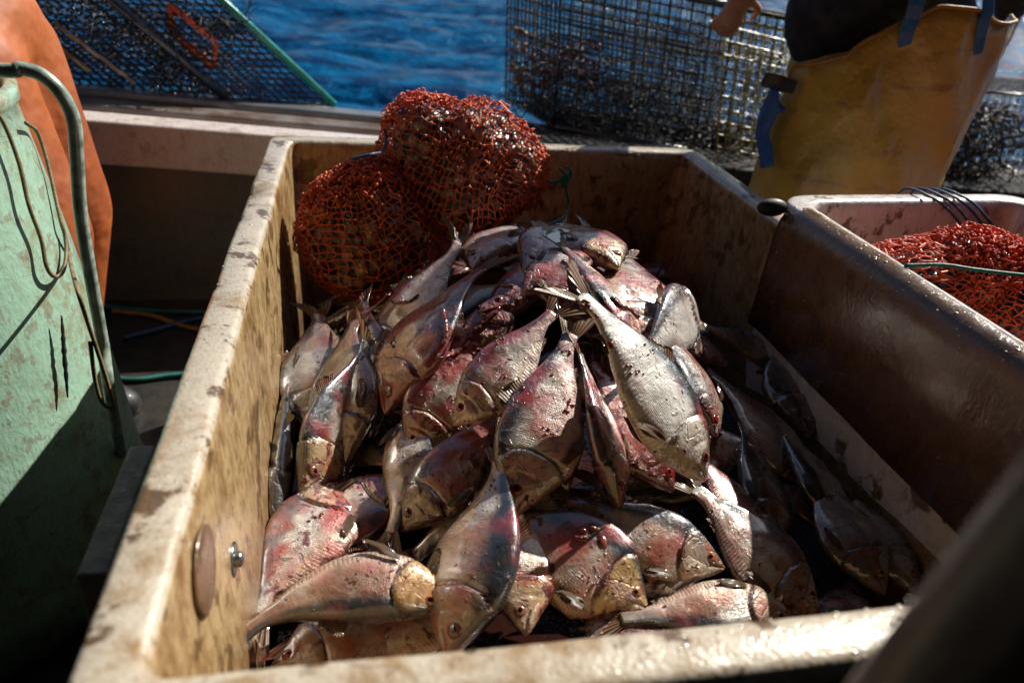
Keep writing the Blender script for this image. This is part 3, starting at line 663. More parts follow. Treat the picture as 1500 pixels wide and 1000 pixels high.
c = t.mix(t.ss(n, .42, .60), (.72, .62, .50), (.14, .07, .06)); c = t.mix(t.ss(v, .25, .6), c, (.05, .03, .025)); c = t.mix(t.ss(t.noise(o, 35.), .6, .7), c, (.25, .03, .02))
t.P(Base_Color=c, Roughness=.3, Coat_Weight=.6, Normal=t.bump(t.math('SUBTRACT', n, v), .012)); M['bait'] = t.m
def net_bag(name, c, axis, lobes, nu, nv, mat, label, tuft=True, crumple=(), seed=1, thr=.0016, fill=.90, loose=.006):
    rg = random.Random(seed); c = Vector(c); ax = Vector(axis).normalized(); u = ax.orthogonal().normalized(); w_ = ax.cross(u)
    root = empty(name, (c.x, c.y, c.z - .1), label, 'net bag')
    def rad(d, sc_=1.):
        best = 0; acc = 0
        for (lc, lr) in lobes:
            lc = Vector(lc); b = d.dot(lc); q = b * b - lc.length_squared + lr * lr
            if q > 0:
                e = b + math.sqrt(q)
                if e > 0: acc += e ** 8
        return acc ** .125
    def pt(i, j, extra=0.):
        a = math.pi * (i + .0) / nv; b = 2 * math.pi * j / nu
        d = ax * math.cos(a) + (u * math.cos(b) + w_ * math.sin(b)) * math.sin(a)
        r = rad(d) + .018 * noise.noise(d * 5 + Vector((seed, 0, 0))) + loose * noise.noise(d * 17 + Vector((seed, 3, 0))) + extra
        return c + d * r
    net = MB(); P = {}
    for i in range(1, nv):
        for j in range(nu):
            cr = .15
            P[i, j] = pt(i + rg.uniform(-cr, cr) * .6 + (.35 * math.sin(j * .7 + seed)), j + rg.uniform(-cr, cr) + .35 * (i % 2) + 0.6 * noise.noise(Vector((i * .15, j * .12, seed))))
    def seg(a, b, th=thr):
        m_ = (a + b) / 2 + Vector((rg.uniform(-1, 1), rg.uniform(-1, 1), rg.uniform(-1, 1))) * .0016; net.tube([a, m_, b], [th, th * .85, th], 4, False)
    for i in range(1, nv):
        for j in range(nu):
            if rg.random() < .985: seg(P[i, j], P[i, (j + 1) % nu])
            if i < nv - 1 and rg.random() < .985: seg(P[i, j], P[i + 1, j])
            net.ball(P[i, j], thr * rg.uniform(1.5, 2.2), 5, 3)
    # crumpled double folds of netting
    for (dc, ang, dens, hgt) in crumple:
        dc = Vector(dc).normalized(); last = None
        for q in range(dens):
            d = (dc + Vector((rg.gauss(0, 1), rg.gauss(0, 1), rg.gauss(0, 1))) * ang).normalized()
            p0 = c + d * (rad(d) + rg.uniform(0, hgt)); pts = [p0]
            for s_ in range(3):
                d2 = (d + Vector((rg.uniform(-1, 1), rg.uniform(-1, 1), rg.uniform(-1, 1))) * .055 * (s_ + 1)).normalized(); pts.append(c + d2 * (rad(d2) + rg.uniform(-.003, hgt)))
            net.tube(spline(pts, 3), thr * rg.uniform(.8, 1.15), 4, False)
            for p in pts[::2]: net.ball(p, thr * 1.9, 5, 3)
    if tuft:
        e = pt(0, 0) ; 
        for q in range(46):
            d = (ax * rg.uniform(.3, 1) + Vector((rg.gauss(0, 1), rg.gauss(0, 1), rg.gauss(0, 1))) * .42).normalized(); L = rg.uniform(.012, .038)
            net.tube(spline([e, e + d * L * .5 + Vector((0, 0, rg.uniform(-.006, .006))), e + d * L + Vector((0, 0, -rg.uniform(0, .015)))], 3), thr * .9, 4, True)
    net.build('netting', mat, root, smooth=False)
    # bait packed inside
    V = []; a, b = 40, 64
    for i in range(a + 1):
        for j in range(b):
            th, ph = math.pi * i / a, 2 * math.pi * j / b
            d = ax * math.cos(th) + (u * math.cos(ph) + w_ * math.sin(ph)) * math.sin(th)
            r = rad(d) * fill - .004 + .020 * noise.noise(d * 6 + Vector((seed, 9, 0))) - .012 * abs(noise.noise(d * 13))
            V.append(c + d * r)
    F = [(i * b + j, (i + 1) * b + j, (i + 1) * b + (j + 1) % b, i * b + (j + 1) % b) for i in range(a) for j in range(b)]
    mk('packed_bait', V, F, M['bait'], root)
    return root, pt(0, 0)
mbag, mend = net_bag('net_bag', (.355, 1.12, .025), (.86, -.25, -.30), [((0, 0, 0), .098), ((-.085, .02, .052), .076), ((-.02, 0, .052), .070), ((.040, 0, .038), .084), ((.09, -.01, -.005), .078), ((.0, -.03, -.05), .092), ((-.06, 0, -.03), .088)],
    48, 34, M['net'], 'large orange net bag of bait heaped high at the back of the fish tote', crumple=[((.9, -.2, .1), .22, 50, .010), ((-.7, .2, .8), .22, 50, .014), ((.1, .3, 1), .3, 30, .010), ((.55, -.4, -.7), .22, 70, .012)], seed=2)
lbag, lend = net_bag('net_bag', (.162, 1.08, -.083), (-.3, -.3, 1.), [((0, 0, 0), .10), ((-.04, 0, -.02), .095), ((.05, 0, -.03), .10), ((.02, 0, .02), .095), ((0, -.03, -.05), .10)],
    48, 30, M['net'], 'darker orange net bag slumped in the back left corner of the fish tote', tuft=False, crumple=[((-.6, -.1, .8), .32, 200, .014), ((.1, -.2, .9), .3, 70, .010)], seed=5)
sbag, send = net_bag('net_bag', (1.17, .60, -.030), (-.4, .7, .2), [((0, 0, 0), .10), ((-.12, .05, .0), .085), ((.13, -.02, .01), .10), ((.05, -.12, -.01), .11), ((.15, -.2, 0), .11), ((-.02, .05, .02), .085)],
    64, 46, M['netr'], 'red net bag of bait lying in the white tote at right', tuft=False, crumple=[((.2, -.3, 1), .6, 420, .012), ((.6, -.6, .6), .5, 260, .014)], seed=8, fill=.88)

def rope(name, pts, r, mat, label=None, cat='cord', parent=None, n=7, fr=10, group=None):
    a = MB(); a.tube(spline(pts, fr), r, n); o = a.build(name, mat, parent)
    if label: tag(o, label, cat, group)
    return o
g0 = ony(797, 263, 1.06)
P3 = lambda px, py, y: ony(px, py, y)
rope('green_cord', [g0, P3(812, 268, 1.06), P3(825, 265, 1.06), P3(830, 280, 1.07), P3(833, 300, 1.07), P3(825, 318, 1.04), P3(805, 328, 1.0), P3(775, 336, .96), P3(760, 340, .95)], .0026, M['green'], 'green cord tied to the large net bag and hanging down on the fish', 'cord')
a = MB()
for q in ([(822, 262), (828, 256), (820, 247)], [(826, 262), (836, 252), (832, 243)], [(824, 268), (834, 262), (838, 254)]): a.tube(spline([P3(x, y, 1.06) for x, y in q], 5), .003, 6)
a.ball(P3(827, 268, 1.06), (.008, .006, .011), 10, 7); a.ball(P3(831, 262, 1.06), (.006, .006, .010), 10, 7)
kn = a.build('cord_knot', M['green']); tag(kn, 'green knot with frayed ends standing off the large net bag', 'knot')
rope('navy_cord', [P3(563, 190, 1.1), P3(566, 205, 1.08), P3(560, 222, 1.05), P3(545, 226, 1.0), P3(515, 233, 1.0)], .003, M['blue'], 'dark blue cord between the two net bags', 'cord')
rope('fishing_line', [P3(613, 190, .99), P3(620, 176, .98), P3(633, 168, .98), P3(645, 169, .98)], .0006, M['tan'], 'thin pale line curling over the large net bag', 'line')
rope('green_cord', [onz(1325, 389, .055), onz(1380, 388, .062), onz(1430, 395, .06), onz(1500, 403, .055), onz(1600, 412, .05)], .0032, M['green'], 'green cord stretched across the red net bag', 'cord')
yb = .90
for i, (x0, x1, ye) in enumerate([(1362, 1418, 352), (1380, 1430, 358), (1396, 1448, 362), (1410, 1462, 350)]):
    wy = lambda px, py, d=0: ony(px, py, .866 + .026 * (px - 1150) / 350 - d)      # on the inner far wall
    a_ = onz(x0, 288, .060); c1 = wy((x0 * 2 + x1) / 3 + 6, 305, .004); c2 = wy((x0 + x1 * 2) / 3 + 8, 330, .010)
    rope('navy_cord', [(a_[0] - .02, a_[1] + .075, .02), (a_[0] - .01, a_[1] + .058, .057), a_, c1, c2, wy(x1, ye, .02)], .0026, M['blue'], ['leftmost', 'second', 'third', 'rightmost'][i] + ' of the dark blue cord turns draped over the white tote rim', 'cord', group='dark blue cord turns on the white tote')

# ================================================================ GREEN BARREL, PIPE, CORD, ROPES
M['mint'] = tote_mat('mint_plastic', (.28, .46, .36), (.22, .22, .13), .5, dirt=(.16, .08, .04), blotch=.5, bs=30.)
bx, by = -.60, .82
br = empty('barrel', (bx, by, -.65), 'mint green plastic barrel with brown scuffs and a cracked side', 'barrel')
prof = [(.32, -.65), (.350, -.64), (.356, -.60), (.356, -.55), (.346, -.54), (.315, -.2), (.288, 0.), (.268, .13), (.262, .165), (.268, .172), (.268, .19), (.254, .195), (.244, .185), (.242, .1), (.30, -.3), (.30, -.6), (.02, -.61)]
V = []; n = 96
for r, z in prof:
    for j in range(n): a = 2 * math.pi * j / n; q = 1 + .004 * noise.noise(Vector((math.cos(a) * 2, math.sin(a) * 2, z * 3))); V.append((bx + r * q * math.cos(a), by + r * q * math.sin(a), z))
F = [(i * n + j, i * n + (j + 1) % n, (i + 1) * n + (j + 1) % n, (i + 1) * n + j) for i in range(len(prof) - 1) for j in range(n)]; F.append(tuple(reversed(range(n))))
mk('shell', V, F, M['mint'], br)
def cyl_hit(px, py, r):
    rr = ray(px, py); ox, oy = CP[0] - bx, CP[1] - by; A = rr[0] ** 2 + rr[1] ** 2; B = ox * rr[0] + oy * rr[1]; Cc = ox * ox + oy * oy - r * r; D_ = B * B - A * Cc
    if D_ < 0: D_ = 0
    return CP + rr * ((-B - math.sqrt(D_)) / A)
a = MB(); hp = [cyl_hit(90, 462, .318), cyl_hit(92, 490, .320), cyl_hit(94, 520, .323), cyl_hit(97, 555, .326), cyl_hit(99, 582, .329)]
a.tube(spline(hp, 5), [.0012 + .0022 * math.sin(i / 20 * math.pi) * (1 + .4 * math.sin(i * 2.3)) for i in range(21)], 5); a.build('crack', M['rubber'], br)
py_ = .66
rope('water_pipe', [(-.75, .80, .20), (-.42, .69, .262), ony(0, 103, py_), ony(30, 101, py_), ony(62, 111, py_), ony(90, 138, py_), ony(108, 178, py_), ony(113, 240, py_), ony(118, 310, py_), ony(132, 400, py_), ony(150, 500, py_), ony(165, 600, py_), onz(190, 720, -.65)], .0085, M['galv'], 'greenish metal pipe arching over the mint barrel rim', 'pipe', n=12)
c_ = lambda x, y: cyl_hit(x, y, .270 + .00013 * max(0, y - 110))
rope('tan_cord', [c_(-20, 150), c_(5, 180), c_(28, 240), c_(42, 300), c_(60, 350), c_(68, 390), c_(80, 405), c_(92, 398), c_(97, 370), c_(95, 345), c_(88, 320), c_(70, 240), c_(55, 195), c_(38, 180)], .0030, M['tan'], 'thin tan cord looped down the side of the mint barrel', 'cord')
rope('tan_cord', [c_(95, 342), c_(102, 380), ony(112, 420, .62), ony(128, 470, .62), ony(148, 530, .62), ony(163, 580, .62), ony(165, 596, .62), ony(150, 590, .62), ony(140, 560, .62), ony(132, 500, .62)], .0030, M['tan'], 'tan cord end hanging with a knot beside the mint barrel', 'cord')
for nm, pts, m_, lb in [('teal_rope', [(150, 553), (200, 556), (260, 549), (340, 548)], 'teal', 'teal rope nearest the barrel on the dark deck'), ('teal_rope', [(120, 440), (180, 452), (250, 456), (340, 458)], 'teal', 'teal rope lying along the foot of the hull wall'),
                        ('yellow_rope', [(165, 455), (220, 462), (270, 478), (330, 490)], 'yel', 'yellow rope crossing the blue one on the deck'), ('blue_rope', [(180, 495), (230, 482), (280, 468), (340, 460)], 'blue', 'blue rope crossing the yellow one on the deck')]:
    rope(nm, [onz(x, y, -.642) for x, y in pts], .0075, M[m_], lb, 'rope')
q = [onz(190, 678, -.10), onz(222, 672, -.10), onz(160, 830, -.10), onz(140, 832, -.10)]
a = MB(); a.beam((-.115, .66, -.645), (-.115, .66, -.115), .03, .012); 
M['board'] = simple('pale_board', (.42, .38, .30), .6, nscale=40, bump=.003, bscale=200)
a = MB(); a.box((-.118, .20, -.64), (-.090, .40, -.105)); tag(a.build('board', M['board'], smooth=False, bevel=.004), 'pale board wedged between the mint barrel and the fish tote', 'board')

# ================================================================ TRAPS
def wire_mat(name, c, rough=.22):
    t = NT(name); o = t.coord(); t.P(Base_Color=t.mix(t.ss(t.noise(o, 40.), .5, .65), c, tuple(x * .5 + .02 for x in c)), Roughness=rough, Coat_Weight=.45, Coat_Roughness=.035, Normal=t.bump(t.noise(o, 120.), .0015)); return t.m
M['wire'] = wire_mat('black_wire', (.008, .010, .014)); M['wirey'] = wire_mat('yellow_wire', (.26, .23, .02)); M['wiret'] = wire_mat('teal_frame', (.01, .24, .20)); M['wireb'] = wire_mat('navy_wire', (.008, .02, .045)); M['orp'] = wire_mat('orange_plastic', (.70, .10, .02), .35)
M['twine'] = twine_mat('dark_twine', (.003, .004, .006), (.010, .007, .006)); M['weed'] = simple('seaweed', (.010, .011, .008), .6, coat=.15, nscale=30, c2=(.04, .015, .010)); M['shellm'] = simple('pale_bait', (.35, .27, .18), .5, nscale=30, c2=(.12, .07, .05))
def panel(name, o, u, v, cu, mat, root, r=.0016, sag=.0, sd=0):
    o, u, v = Vector(o), Vector(u), Vector(v); nu = max(1, round(u.length / cu)); nv = max(1, round(v.length / cu)); a = MB(); nn = u.cross(v).normalized(); rg = random.Random(sd)
    def q(s, t_): return o + u * s + v * t_ + nn * (sag * math.sin(s * math.pi) * math.sin(t_ * math.pi) + .002 * noise.noise(Vector((s * 5, t_ * 5, sd))))
    for i in range(nu + 1): a.tube([q(i / nu, k / 6) for k in range(7)], r, 5, False)
    for i in range(nv + 1): a.tube([q(k / 6, i / nv) + nn * r * 1.4 for k in range(7)], r, 5, False)
    if sd >= 0:   # crimps / weld drops at the crossings
        for i in range(nu + 1):
            for j in range(nv + 1):
                if rg.random() < .5: a.ball(q(i / nu, j / nv) + nn * r, r * rg.uniform(1.3, 2.), 5, 4)
    return a.build(name, mat, root)
def trap(label, o, X, Y, Z, cu=.038, mats=None, edge=None, skip=(), r=.0016):
    o, X, Y, Z = map(Vector, (o, X, Y, Z)); root = empty('lobster_trap', o, label, 'lobster trap'); mats = mats or {}
    g = lambda k: mats.get(k, M['wire'])
    P = dict(bottom_panel=(o, X, Y), top_panel=(o + Z, X, Y), front_panel=(o, X, Z), back_panel=(o + Y, X, Z), left_panel=(o, Y, Z), right_panel=(o + X, Y, Z))
    for i, (k, (a, b, c)) in enumerate(P.items()):
        if k not in skip: panel(k, a, b, c, cu if k != 'right_panel' else cu * 1.25, g(k), root, r, sd=i)
    for k, (a, b) in dict(a=(o, X), b=(o + Y, X), c=(o + Z, X), d=(o + Y + Z, X), e=(o, Y), f=(o + X, Y), g=(o + Z, Y), h=(o + X + Z, Y), i=(o, Z), j=(o + X, Z), k=(o + Y, Z), l=(o + X + Y, Z)).items():
        m_ = MB(); m_.tube([a, a + b], .005 if not edge or k not in edge else edge[k][1], 8); m_.build('edge_bar', edge[k][0] if edge and k in edge else M['wire'], root)
    return root
# trap leaning on the rail at left: long axis runs up to the left
A = Vector(ony(333, 146, 2.14)); B = Vector(ony(490, 154, 2.20)); A2 = Vector(ony(163, 0, 2.14)); U = (A2 - A).normalized() * .95
Wv = B - A; Nv = U.cross(Wv).normalized(); 
if Nv.y < 0: Nv = -Nv
Lv = Vector(ony(90, 125, 2.10)) - A; Lv = Lv.normalized() * .42
Dp = Vector((-.10, .40, .02))
tr1 = trap('black wire lobster trap with a teal edge leaning on the rail at left', A, U, Wv, Vector((-.42, .02, -.02)) , cu=.027, mats={}, edge={'b': (M['wiret'], .013), 'a': (M['wireb'], .015)}, r=.0024)
# sub frames and orange parts inside it
oc = A + U * .28 + Wv * .42 + Vector((0, .0, .0))
a = MB(); e1 = U.normalized(); e2 = Wv.normalized()
q0 = Vector(ony(248, 6, 2.17)); q1 = Vector(ony(316, 62, 2.17)); q2 = Vector(ony(314, 100, 2.17)); q3 = Vector(ony(252, 48, 2.17))
a.tube([q0, q1], .010, 8); a.tube([q1, q2], .010, 8); a.tube([q2, q3], .012, 8); a.tube([q3, q0], .010, 8)
for s_ in (.25, .5, .75): a.tube([q3.lerp(q2, s_), q3.lerp(q2, s_) + (q0 - q3) * .25], .009, 6)
a.build('escape_vent', M['orp'], tr1)
def clump(name, c, R, n, mat, root, seed=1, ln=.06, r=.0025):
    rg = random.Random(seed); a = MB(); c = Vector(c); seen = [c]
    for i in range(n):
        g_ = lambda q: max(-1.7, min(1.7, rg.gauss(0, 1))) * q; w_ = c + Vector((g_(R[0]), g_(R[1]), g_(R[2]))); p = min(rg.sample(seen, min(len(seen), 30)), key=lambda q: (q - w_).length); pts = [p]; dv = (w_ - p) * .5
        if dv.length > ln * 1.5: dv = dv.normalized() * ln * 1.5
        for k in range(3): p = p + dv * .6 + Vector((rg.uniform(-1, 1), rg.uniform(-1, 1), rg.uniform(-1, .6))) * ln * .5; pts.append(p)
        seen += pts[1:]
        a.tube(spline(pts, 3), r * rg.uniform(.6, 1.8), 5)
    return a.build(name, mat, root)
panel('inner_net', A + Wv * .2 + Vector((-.1, .03, .0)), U * .8, Wv * .8 + Vector((-.2, 0, 0)), .015, M['twine'], tr1, .0017, sag=.08, sd=-1)
clump('netting_head', A + Vector((-.22, .1, .14)), (.17, .07, .08), 420, M['twine'], tr1, 3, .08, .0012)
clump('netting_head', A + Wv * .5 + U * .35, (.10, .05, .08), 70, M['twine'], tr1, 4, .07, .001)
a = MB()
p0 = Vector(ony(80, 35, 2.05)); p1 = Vector(ony(198, 122, 2.09)); a.tube([p0.lerp(p1, k / 12) + Vector((0, 0, .003 * math.sin(k * 2))) for k in range(13)], .006, 7)
p0 = Vector(ony(90, 72, 2.04)); p1 = Vector(ony(130, 104, 2.07)); a.tube([p0, p1], .006, 7)
a.build('runner', M['shellm'], tr1)
# trap held by the fisherman
o2 = Vector(ony(812, 186, 2.12)); top = Vector(ony(821, -20, 2.12)); X2 = Vector(ony(1112, 250, 2.02)) - o2; X2 = Vector((X2.x, X2.y, X2.z * .75)); Z2 = Vector((top.x - o2.x, 0, .47)); Y2 = Vector(ony(741, 146, 2.55)) - o2
tr2 = trap('large black wire lobster trap with a yellow mesh end held by the fisherman', o2, X2, Y2, Z2, cu=.035, mats={'right_panel': M['wirey'], 'back_panel': M['wirey']}, edge={'c': (M['wireb'], .013), 'a': (M['wire'], .012)}, r=.0031)
e0, e1, e2 = Vector(ony(1046, 285, 1.93)), Vector(ony(1128, 300, 1.93)), Vector(ony(1062, 38, 1.93))
panel('end_panel', e0, e1 - e0, e2 - e0, .040, M['wirey'], tr2, .0028, sd=7)
panel('inner_panel', o2 + X2 * .80 - Y2.normalized() * .012, X2 * .30, Z2, .042, M['wirey'], tr2, .0022, sd=-1)
panel('inner_net', o2 + X2 * .05 + Y2 * .5, X2 * .9, Z2 * .8, .015, M['twine'], tr2, .0017, sag=.10, sd=-1)
panel('inner_net', o2 + X2 * .05 + Y2 * .1, X2 * .9, Y2 * .8 + Z2 * .35, .016, M['twine'], tr2, .0017, sag=-.06, sd=-1)
for s_ in (.33, .66): panel('partition', o2 + X2 * s_, Y2, Z2, .033, M['wire'], tr2, .0015, sd=3)
clump('seaweed', o2 + X2 * .18 + Y2 * .4 + Z2 * .45, (.09, .07, .05), 240, simple('red_weed', (.12, .02, .025), .4, coat=.4, nscale=40), tr2, 5, .04, .0016)
clump('netting_head', o2 + X2 * .45 + Y2 * .5 + Z2 * .22, (.22, .09, .07), 420, M['twine'], tr2, 6, .06, .0014)
clump('seaweed', o2 + X2 * .85 + Y2 * .2 + Z2 * .10, (.07, .05, .03), 260, M['weed'], tr2, 7, .045, .002)
a = MB(); p0, p1 = Vector(ony(752, 40, 2.4)), Vector(ony(818, 70, 2.3)); p2, p3 = Vector(ony(748, 118, 2.4)), Vector(ony(812, 175, 2.25))
rg = random.Random(3)
for k in range(90):
    s_ = rg.random(); t_ = rg.random() ** 2; p = p0.lerp(p1, s_).lerp(p2.lerp(p3, s_), t_ if rg.random() < .5 else 1 - t_ * .4); a.ball(p, (rg.uniform(.006, .02), .008, rg.uniform(.004, .012)), 7, 5)
a.build('bait_scraps', M['shellm'], tr2)
# trap behind the fisherman at the far right
o3 = Vector((2.05, 1.98, -.32)); tr3 = trap('weed-covered lobster trap with yellow mesh behind the fisherman at far right', o3, (.9, .06, -.03), (.03, .45, 0), (.0, 0, .42), cu=.034, mats={'back_panel': M['wirey'], 'bottom_panel': M['wirey'], 'right_panel': M['wirey']}, r=.0018)
clump('seaweed', o3 + Vector((.22, .12, .20)), (.18, .09, .11), 1100, M['weed'], tr3, 9, .045, .0022)
trap('black lobster trap lying on the rail behind the held trap', Vector(ony(960, 200, 2.75)) + Vector((0, 0, -.02)), (.95, .04, -.02), (.02, .5, 0), (0, 0, .36), cu=.038, mats={'top_panel': M['wireb']}, r=.0016)

# ================================================================ PEOPLE
M['skin'] = simple('skin', (.42, .22, .15), .45, nscale=30, namp=.15, bump=.0008, bscale=150)
M['navy'] = simple('navy_cloth', (.010, .012, .022), .8, nscale=14, bump=.003, bscale=25)
t = NT('yellow_oilskin'); o = t.coord(); n = t.noise(o, 6., 5., .6); st = t.ss(t.noise(t.mapn(o, (3, 3, 16)), 2., 5.), .58, .68)
c = t.mix(t.ss(n, .35, .7), (.36, .23, .022), (.27, .155, .017)); c = t.mix(t.math('MULTIPLY', st, .5), c, (.14, .06, .03))
t.P(Base_Color=c, Roughness=.42, Coat_Weight=.3, Coat_Roughness=.3, Normal=t.bump(t.noise(o, 9., 4.), .022, nrm=t.bump(t.noise(o, 300.), .0006))); M['yoil'] = t.m
M['navyb'] = M['navy']; M['otrim'] = simple('orange_binding', (.30, .13, .015), .5); M['bstrap'] = simple('blue_strap', (.012, .09, .20), .5, nscale=60)
t = NT('orange_oilskin'); o = t.coord(); n = t.noise(o, 5., 4.); c = t.mix(t.ss(n, .35, .7), (.33, .08, .012), (.22, .045, .008))
t.P(Base_Color=c, Roughness=.6, Coat_Weight=.0, Coat_Roughness=.3, Normal=t.bump(t.noise(o, 7., 3.), .02)); M['ooil'] = t.m
def capsule(mb, a, b, ra, rb, n=16):
    a, b = Vector(a), Vector(b); K = 6
    pts = [a.lerp(b, i / K) for i in range(K + 1)]; mb.tube(pts, [ra + (rb - ra) * i / K for i in range(K + 1)], n, True); mb.ball(a, ra, n, 8); mb.ball(b, rb, n, 8)
def remesh(o, vox, sm=6):
    r = o.modifiers.new('remesh', 'REMESH'); r.mode = 'VOXEL'; r.voxel_size = vox; r.use_smooth_shade = True
    s_ = o.modifiers.new('smooth', 'SMOOTH'); s_.iterations = sm; s_.factor = .5
def hand(mb, w_, d, side, palm, curl=.9, s=1.):
    """fingers from wrist w_ along d; side = direction across the knuckles towards the thumb; palm = palm normal"""
    w_, d, side, palm = Vector(w_), Vector(d).normalized(), Vector(side).normalized(), Vector(palm).normalized()
    for k in range(5): mb.ball(w_ + d * (.02 + .016 * k) * s, (.030 * s, .030 * s, .016 * s), 10, 6, Matrix((side, side.cross(palm) * -1, palm)).transposed())
    for i, (ln, r) in enumerate([(.074, .0088), (.082, .0090), (.076, .0086), (.060, .0076)]):
        p = w_ + d * .085 * s + side * (.030 - .0195 * i) * s; dd = d.copy(); a = 0
        for seg_, q in enumerate((.46, .32, .24)):
            a += curl * (.5 + .15 * i * .5); dd = d * math.cos(a) + palm * math.sin(a); e = p + dd * ln * q * s; capsule(mb, p, e, r * (1 - seg_ * .1) * s, r * (.92 - seg_ * .1) * s, 8); p = e
    p = w_ + d * .03 * s + side * .024 * s; e = p + (d * .5 + side * .8 + palm * .3).normalized() * .04 * s; capsule(mb, p, e, .012 * s, .010 * s, 8); capsule(mb, e, e + (d * .8 + palm * .7).normalized() * .032 * s, .0098 * s, .0085 * s, 8)
def person(name, base, fwd, label, hip, chest, neck, head, arms, legs, mats, name_full=True):
    base = Vector(base); root = empty(name, base, label, 'person')
    fw = Vector(fwd).normalized(); rt = fw.cross(Vector((0, 0, 1))).normalized()
    hip, chest, neck, head = map(Vector, (hip, chest, neck, head)); b = MB()
    Mt = Matrix((rt, fw, Vector((0, 0, 1)))).transposed()
    b.ball(hip, (.16, .11, .12), 18, 10, Mt); b.ball(hip.lerp(chest, .5), (.145, .10, .15), 18, 10, Mt); b.ball(chest, (.175, .115, .16), 18, 10, Mt)
    capsule(b, chest + (neck - chest) * .6, neck, .07, .055); capsule(b, neck, head, .055, .06)
    b.ball(head, (.076, .095, .115), 20, 12, Mt); b.ball(head + fw * .03 + Vector((0, 0, -.06)), (.055, .06, .055), 14, 8, Mt)   # jaw
    b.ball(head + fw * .100 + Vector((0, 0, -.012)), (.012, .018, .022), 8, 6, Mt); b.ball(head + fw * .085 + Vector((0, 0, -.05)), (.024, .012, .010), 8, 6, Mt)
    b.ball(head + fw * .082 + Vector((0, 0, .028)), (.048, .012, .008), 8, 6, Mt)
    for q in (1, -1): b.ball(head + rt * q * .077 + Vector((0, 0, -.005)), (.010, .020, .030), 8, 6, Mt)
    sl = MB(); lg = MB(); bt = MB()
    sl.ball(hip.lerp(chest, .25), (.175, .125, .16), 18, 10, Mt); sl.ball(hip.lerp(chest, .6), (.17, .125, .17), 18, 10, Mt); sl.ball(chest, (.195, .135, .17), 18, 10, Mt); capsule(sl, chest + rt * .15 + Vector((0, 0, .11)), chest - rt * .15 + Vector((0, 0, .11)), .065, .065)
    sl.ball(neck, (.075, .075, .05), 14, 8)
    if not name_full: sl.ball(hip.lerp(chest, .35), (.235, .12, .20), 18, 10, Mt); sl.ball(hip.lerp(chest, .75), (.24, .13, .17), 18, 10, Mt); capsule(sl, hip - rt * .15 + Vector((0, 0, .12)), Vector(arms[0][0]), .11, .10)
    for (sh, el, wr, hd, side, palm, sleeve) in arms:
        capsule(b, sh, el, .052, .042); capsule(b, el, wr, .043, .028); hand(b, wr, hd, side, palm, s=1.15)
        capsule(sl, sh, Vector(sh).lerp(Vector(el), min(1, sleeve)), .066, .055)
        if sleeve > 1: capsule(sl, el, Vector(el).lerp(Vector(wr), sleeve - 1), .055, .045)
    for (hj, kn, an) in legs:
        capsule(b, hj, kn, .085, .055); capsule(b, kn, an, .055, .038); capsule(b, an, Vector(an) + fw * .16 + Vector((0, 0, -.04)), .04, .03)
        capsule(lg, hj, kn, .125, .10); capsule(lg, kn, Vector(kn).lerp(Vector(an), .8), .10, .095)
        capsule(bt, Vector(kn).lerp(Vector(an), .55), an, .075, .06); capsule(bt, an, Vector(an) + fw * .17 + Vector((0, 0, -.05)), .058, .045)
    lg.ball(hip, (.20, .15, .13), 18, 10, Mt); lg.ball(hip.lerp(chest, .35), (.19, .145, .12), 18, 10, Mt) if name_full else None
    body = b.build('body', M['skin'], root); remesh(body, .007, 5)
    s1 = sl.build('shirt', mats[0], root); remesh(s1, .014, 8)
    l1 = lg.build('oilskin_trousers', mats[1], root); remesh(l1, .014, 8)
    b1 = bt.build('boots', M['rubber'], root); remesh(b1, .012, 6)
    hr_ = MB(); hr_.ball(head + Vector((0, 0, .03)) - fw * .012, (.084, .100, .100), 22, 12, Mt); h1 = hr_.build('cap', mats[2], root)
    for q in (1, -1): e = MB(); e.ball(head + fw * .088 + rt * q * .030 + Vector((0, 0, .010)), .011, 10, 8); e.build('eye', M['rubber'], root)
    return root
# yellow-bibbed fisherman behind the totes ---------------------------------
fy = 1.50; F0 = Vector((1.50, fy, -.65))
fw = Vector((-.12, -1, 0)).normalized()
man = person('person', F0, fw, 'fisherman in a navy shirt and yellow oilskin bib with blue straps', (1.46, fy + .02, .20), (1.42, fy + .0, .58), (1.40, fy - .01, .80), (1.37, fy - .06, .96),
   [((1.24, fy + .02, .68), (1.20, fy + .20, .48), Vector(ony(1096, -22, 1.80)), (-.25, .15, -.85), (.9, -.3, -.1), (.2, .9, .1), 1.1),
    ((1.60, fy, .66), (1.86, fy + .04, .45), (2.02, fy + .22, .24), (.2, .6, -.4), (-.9, 0, 0), (0, .9, -.2), 1.35)],
   [((1.41, fy, .15), (1.39, fy - .03, -.20), (1.38, fy, -.58)), ((1.61, fy, .15), (1.63, fy - .03, -.20), (1.64, fy, -.58))], (M['navy'], M['yoil'], M['navy']), name_full=False)
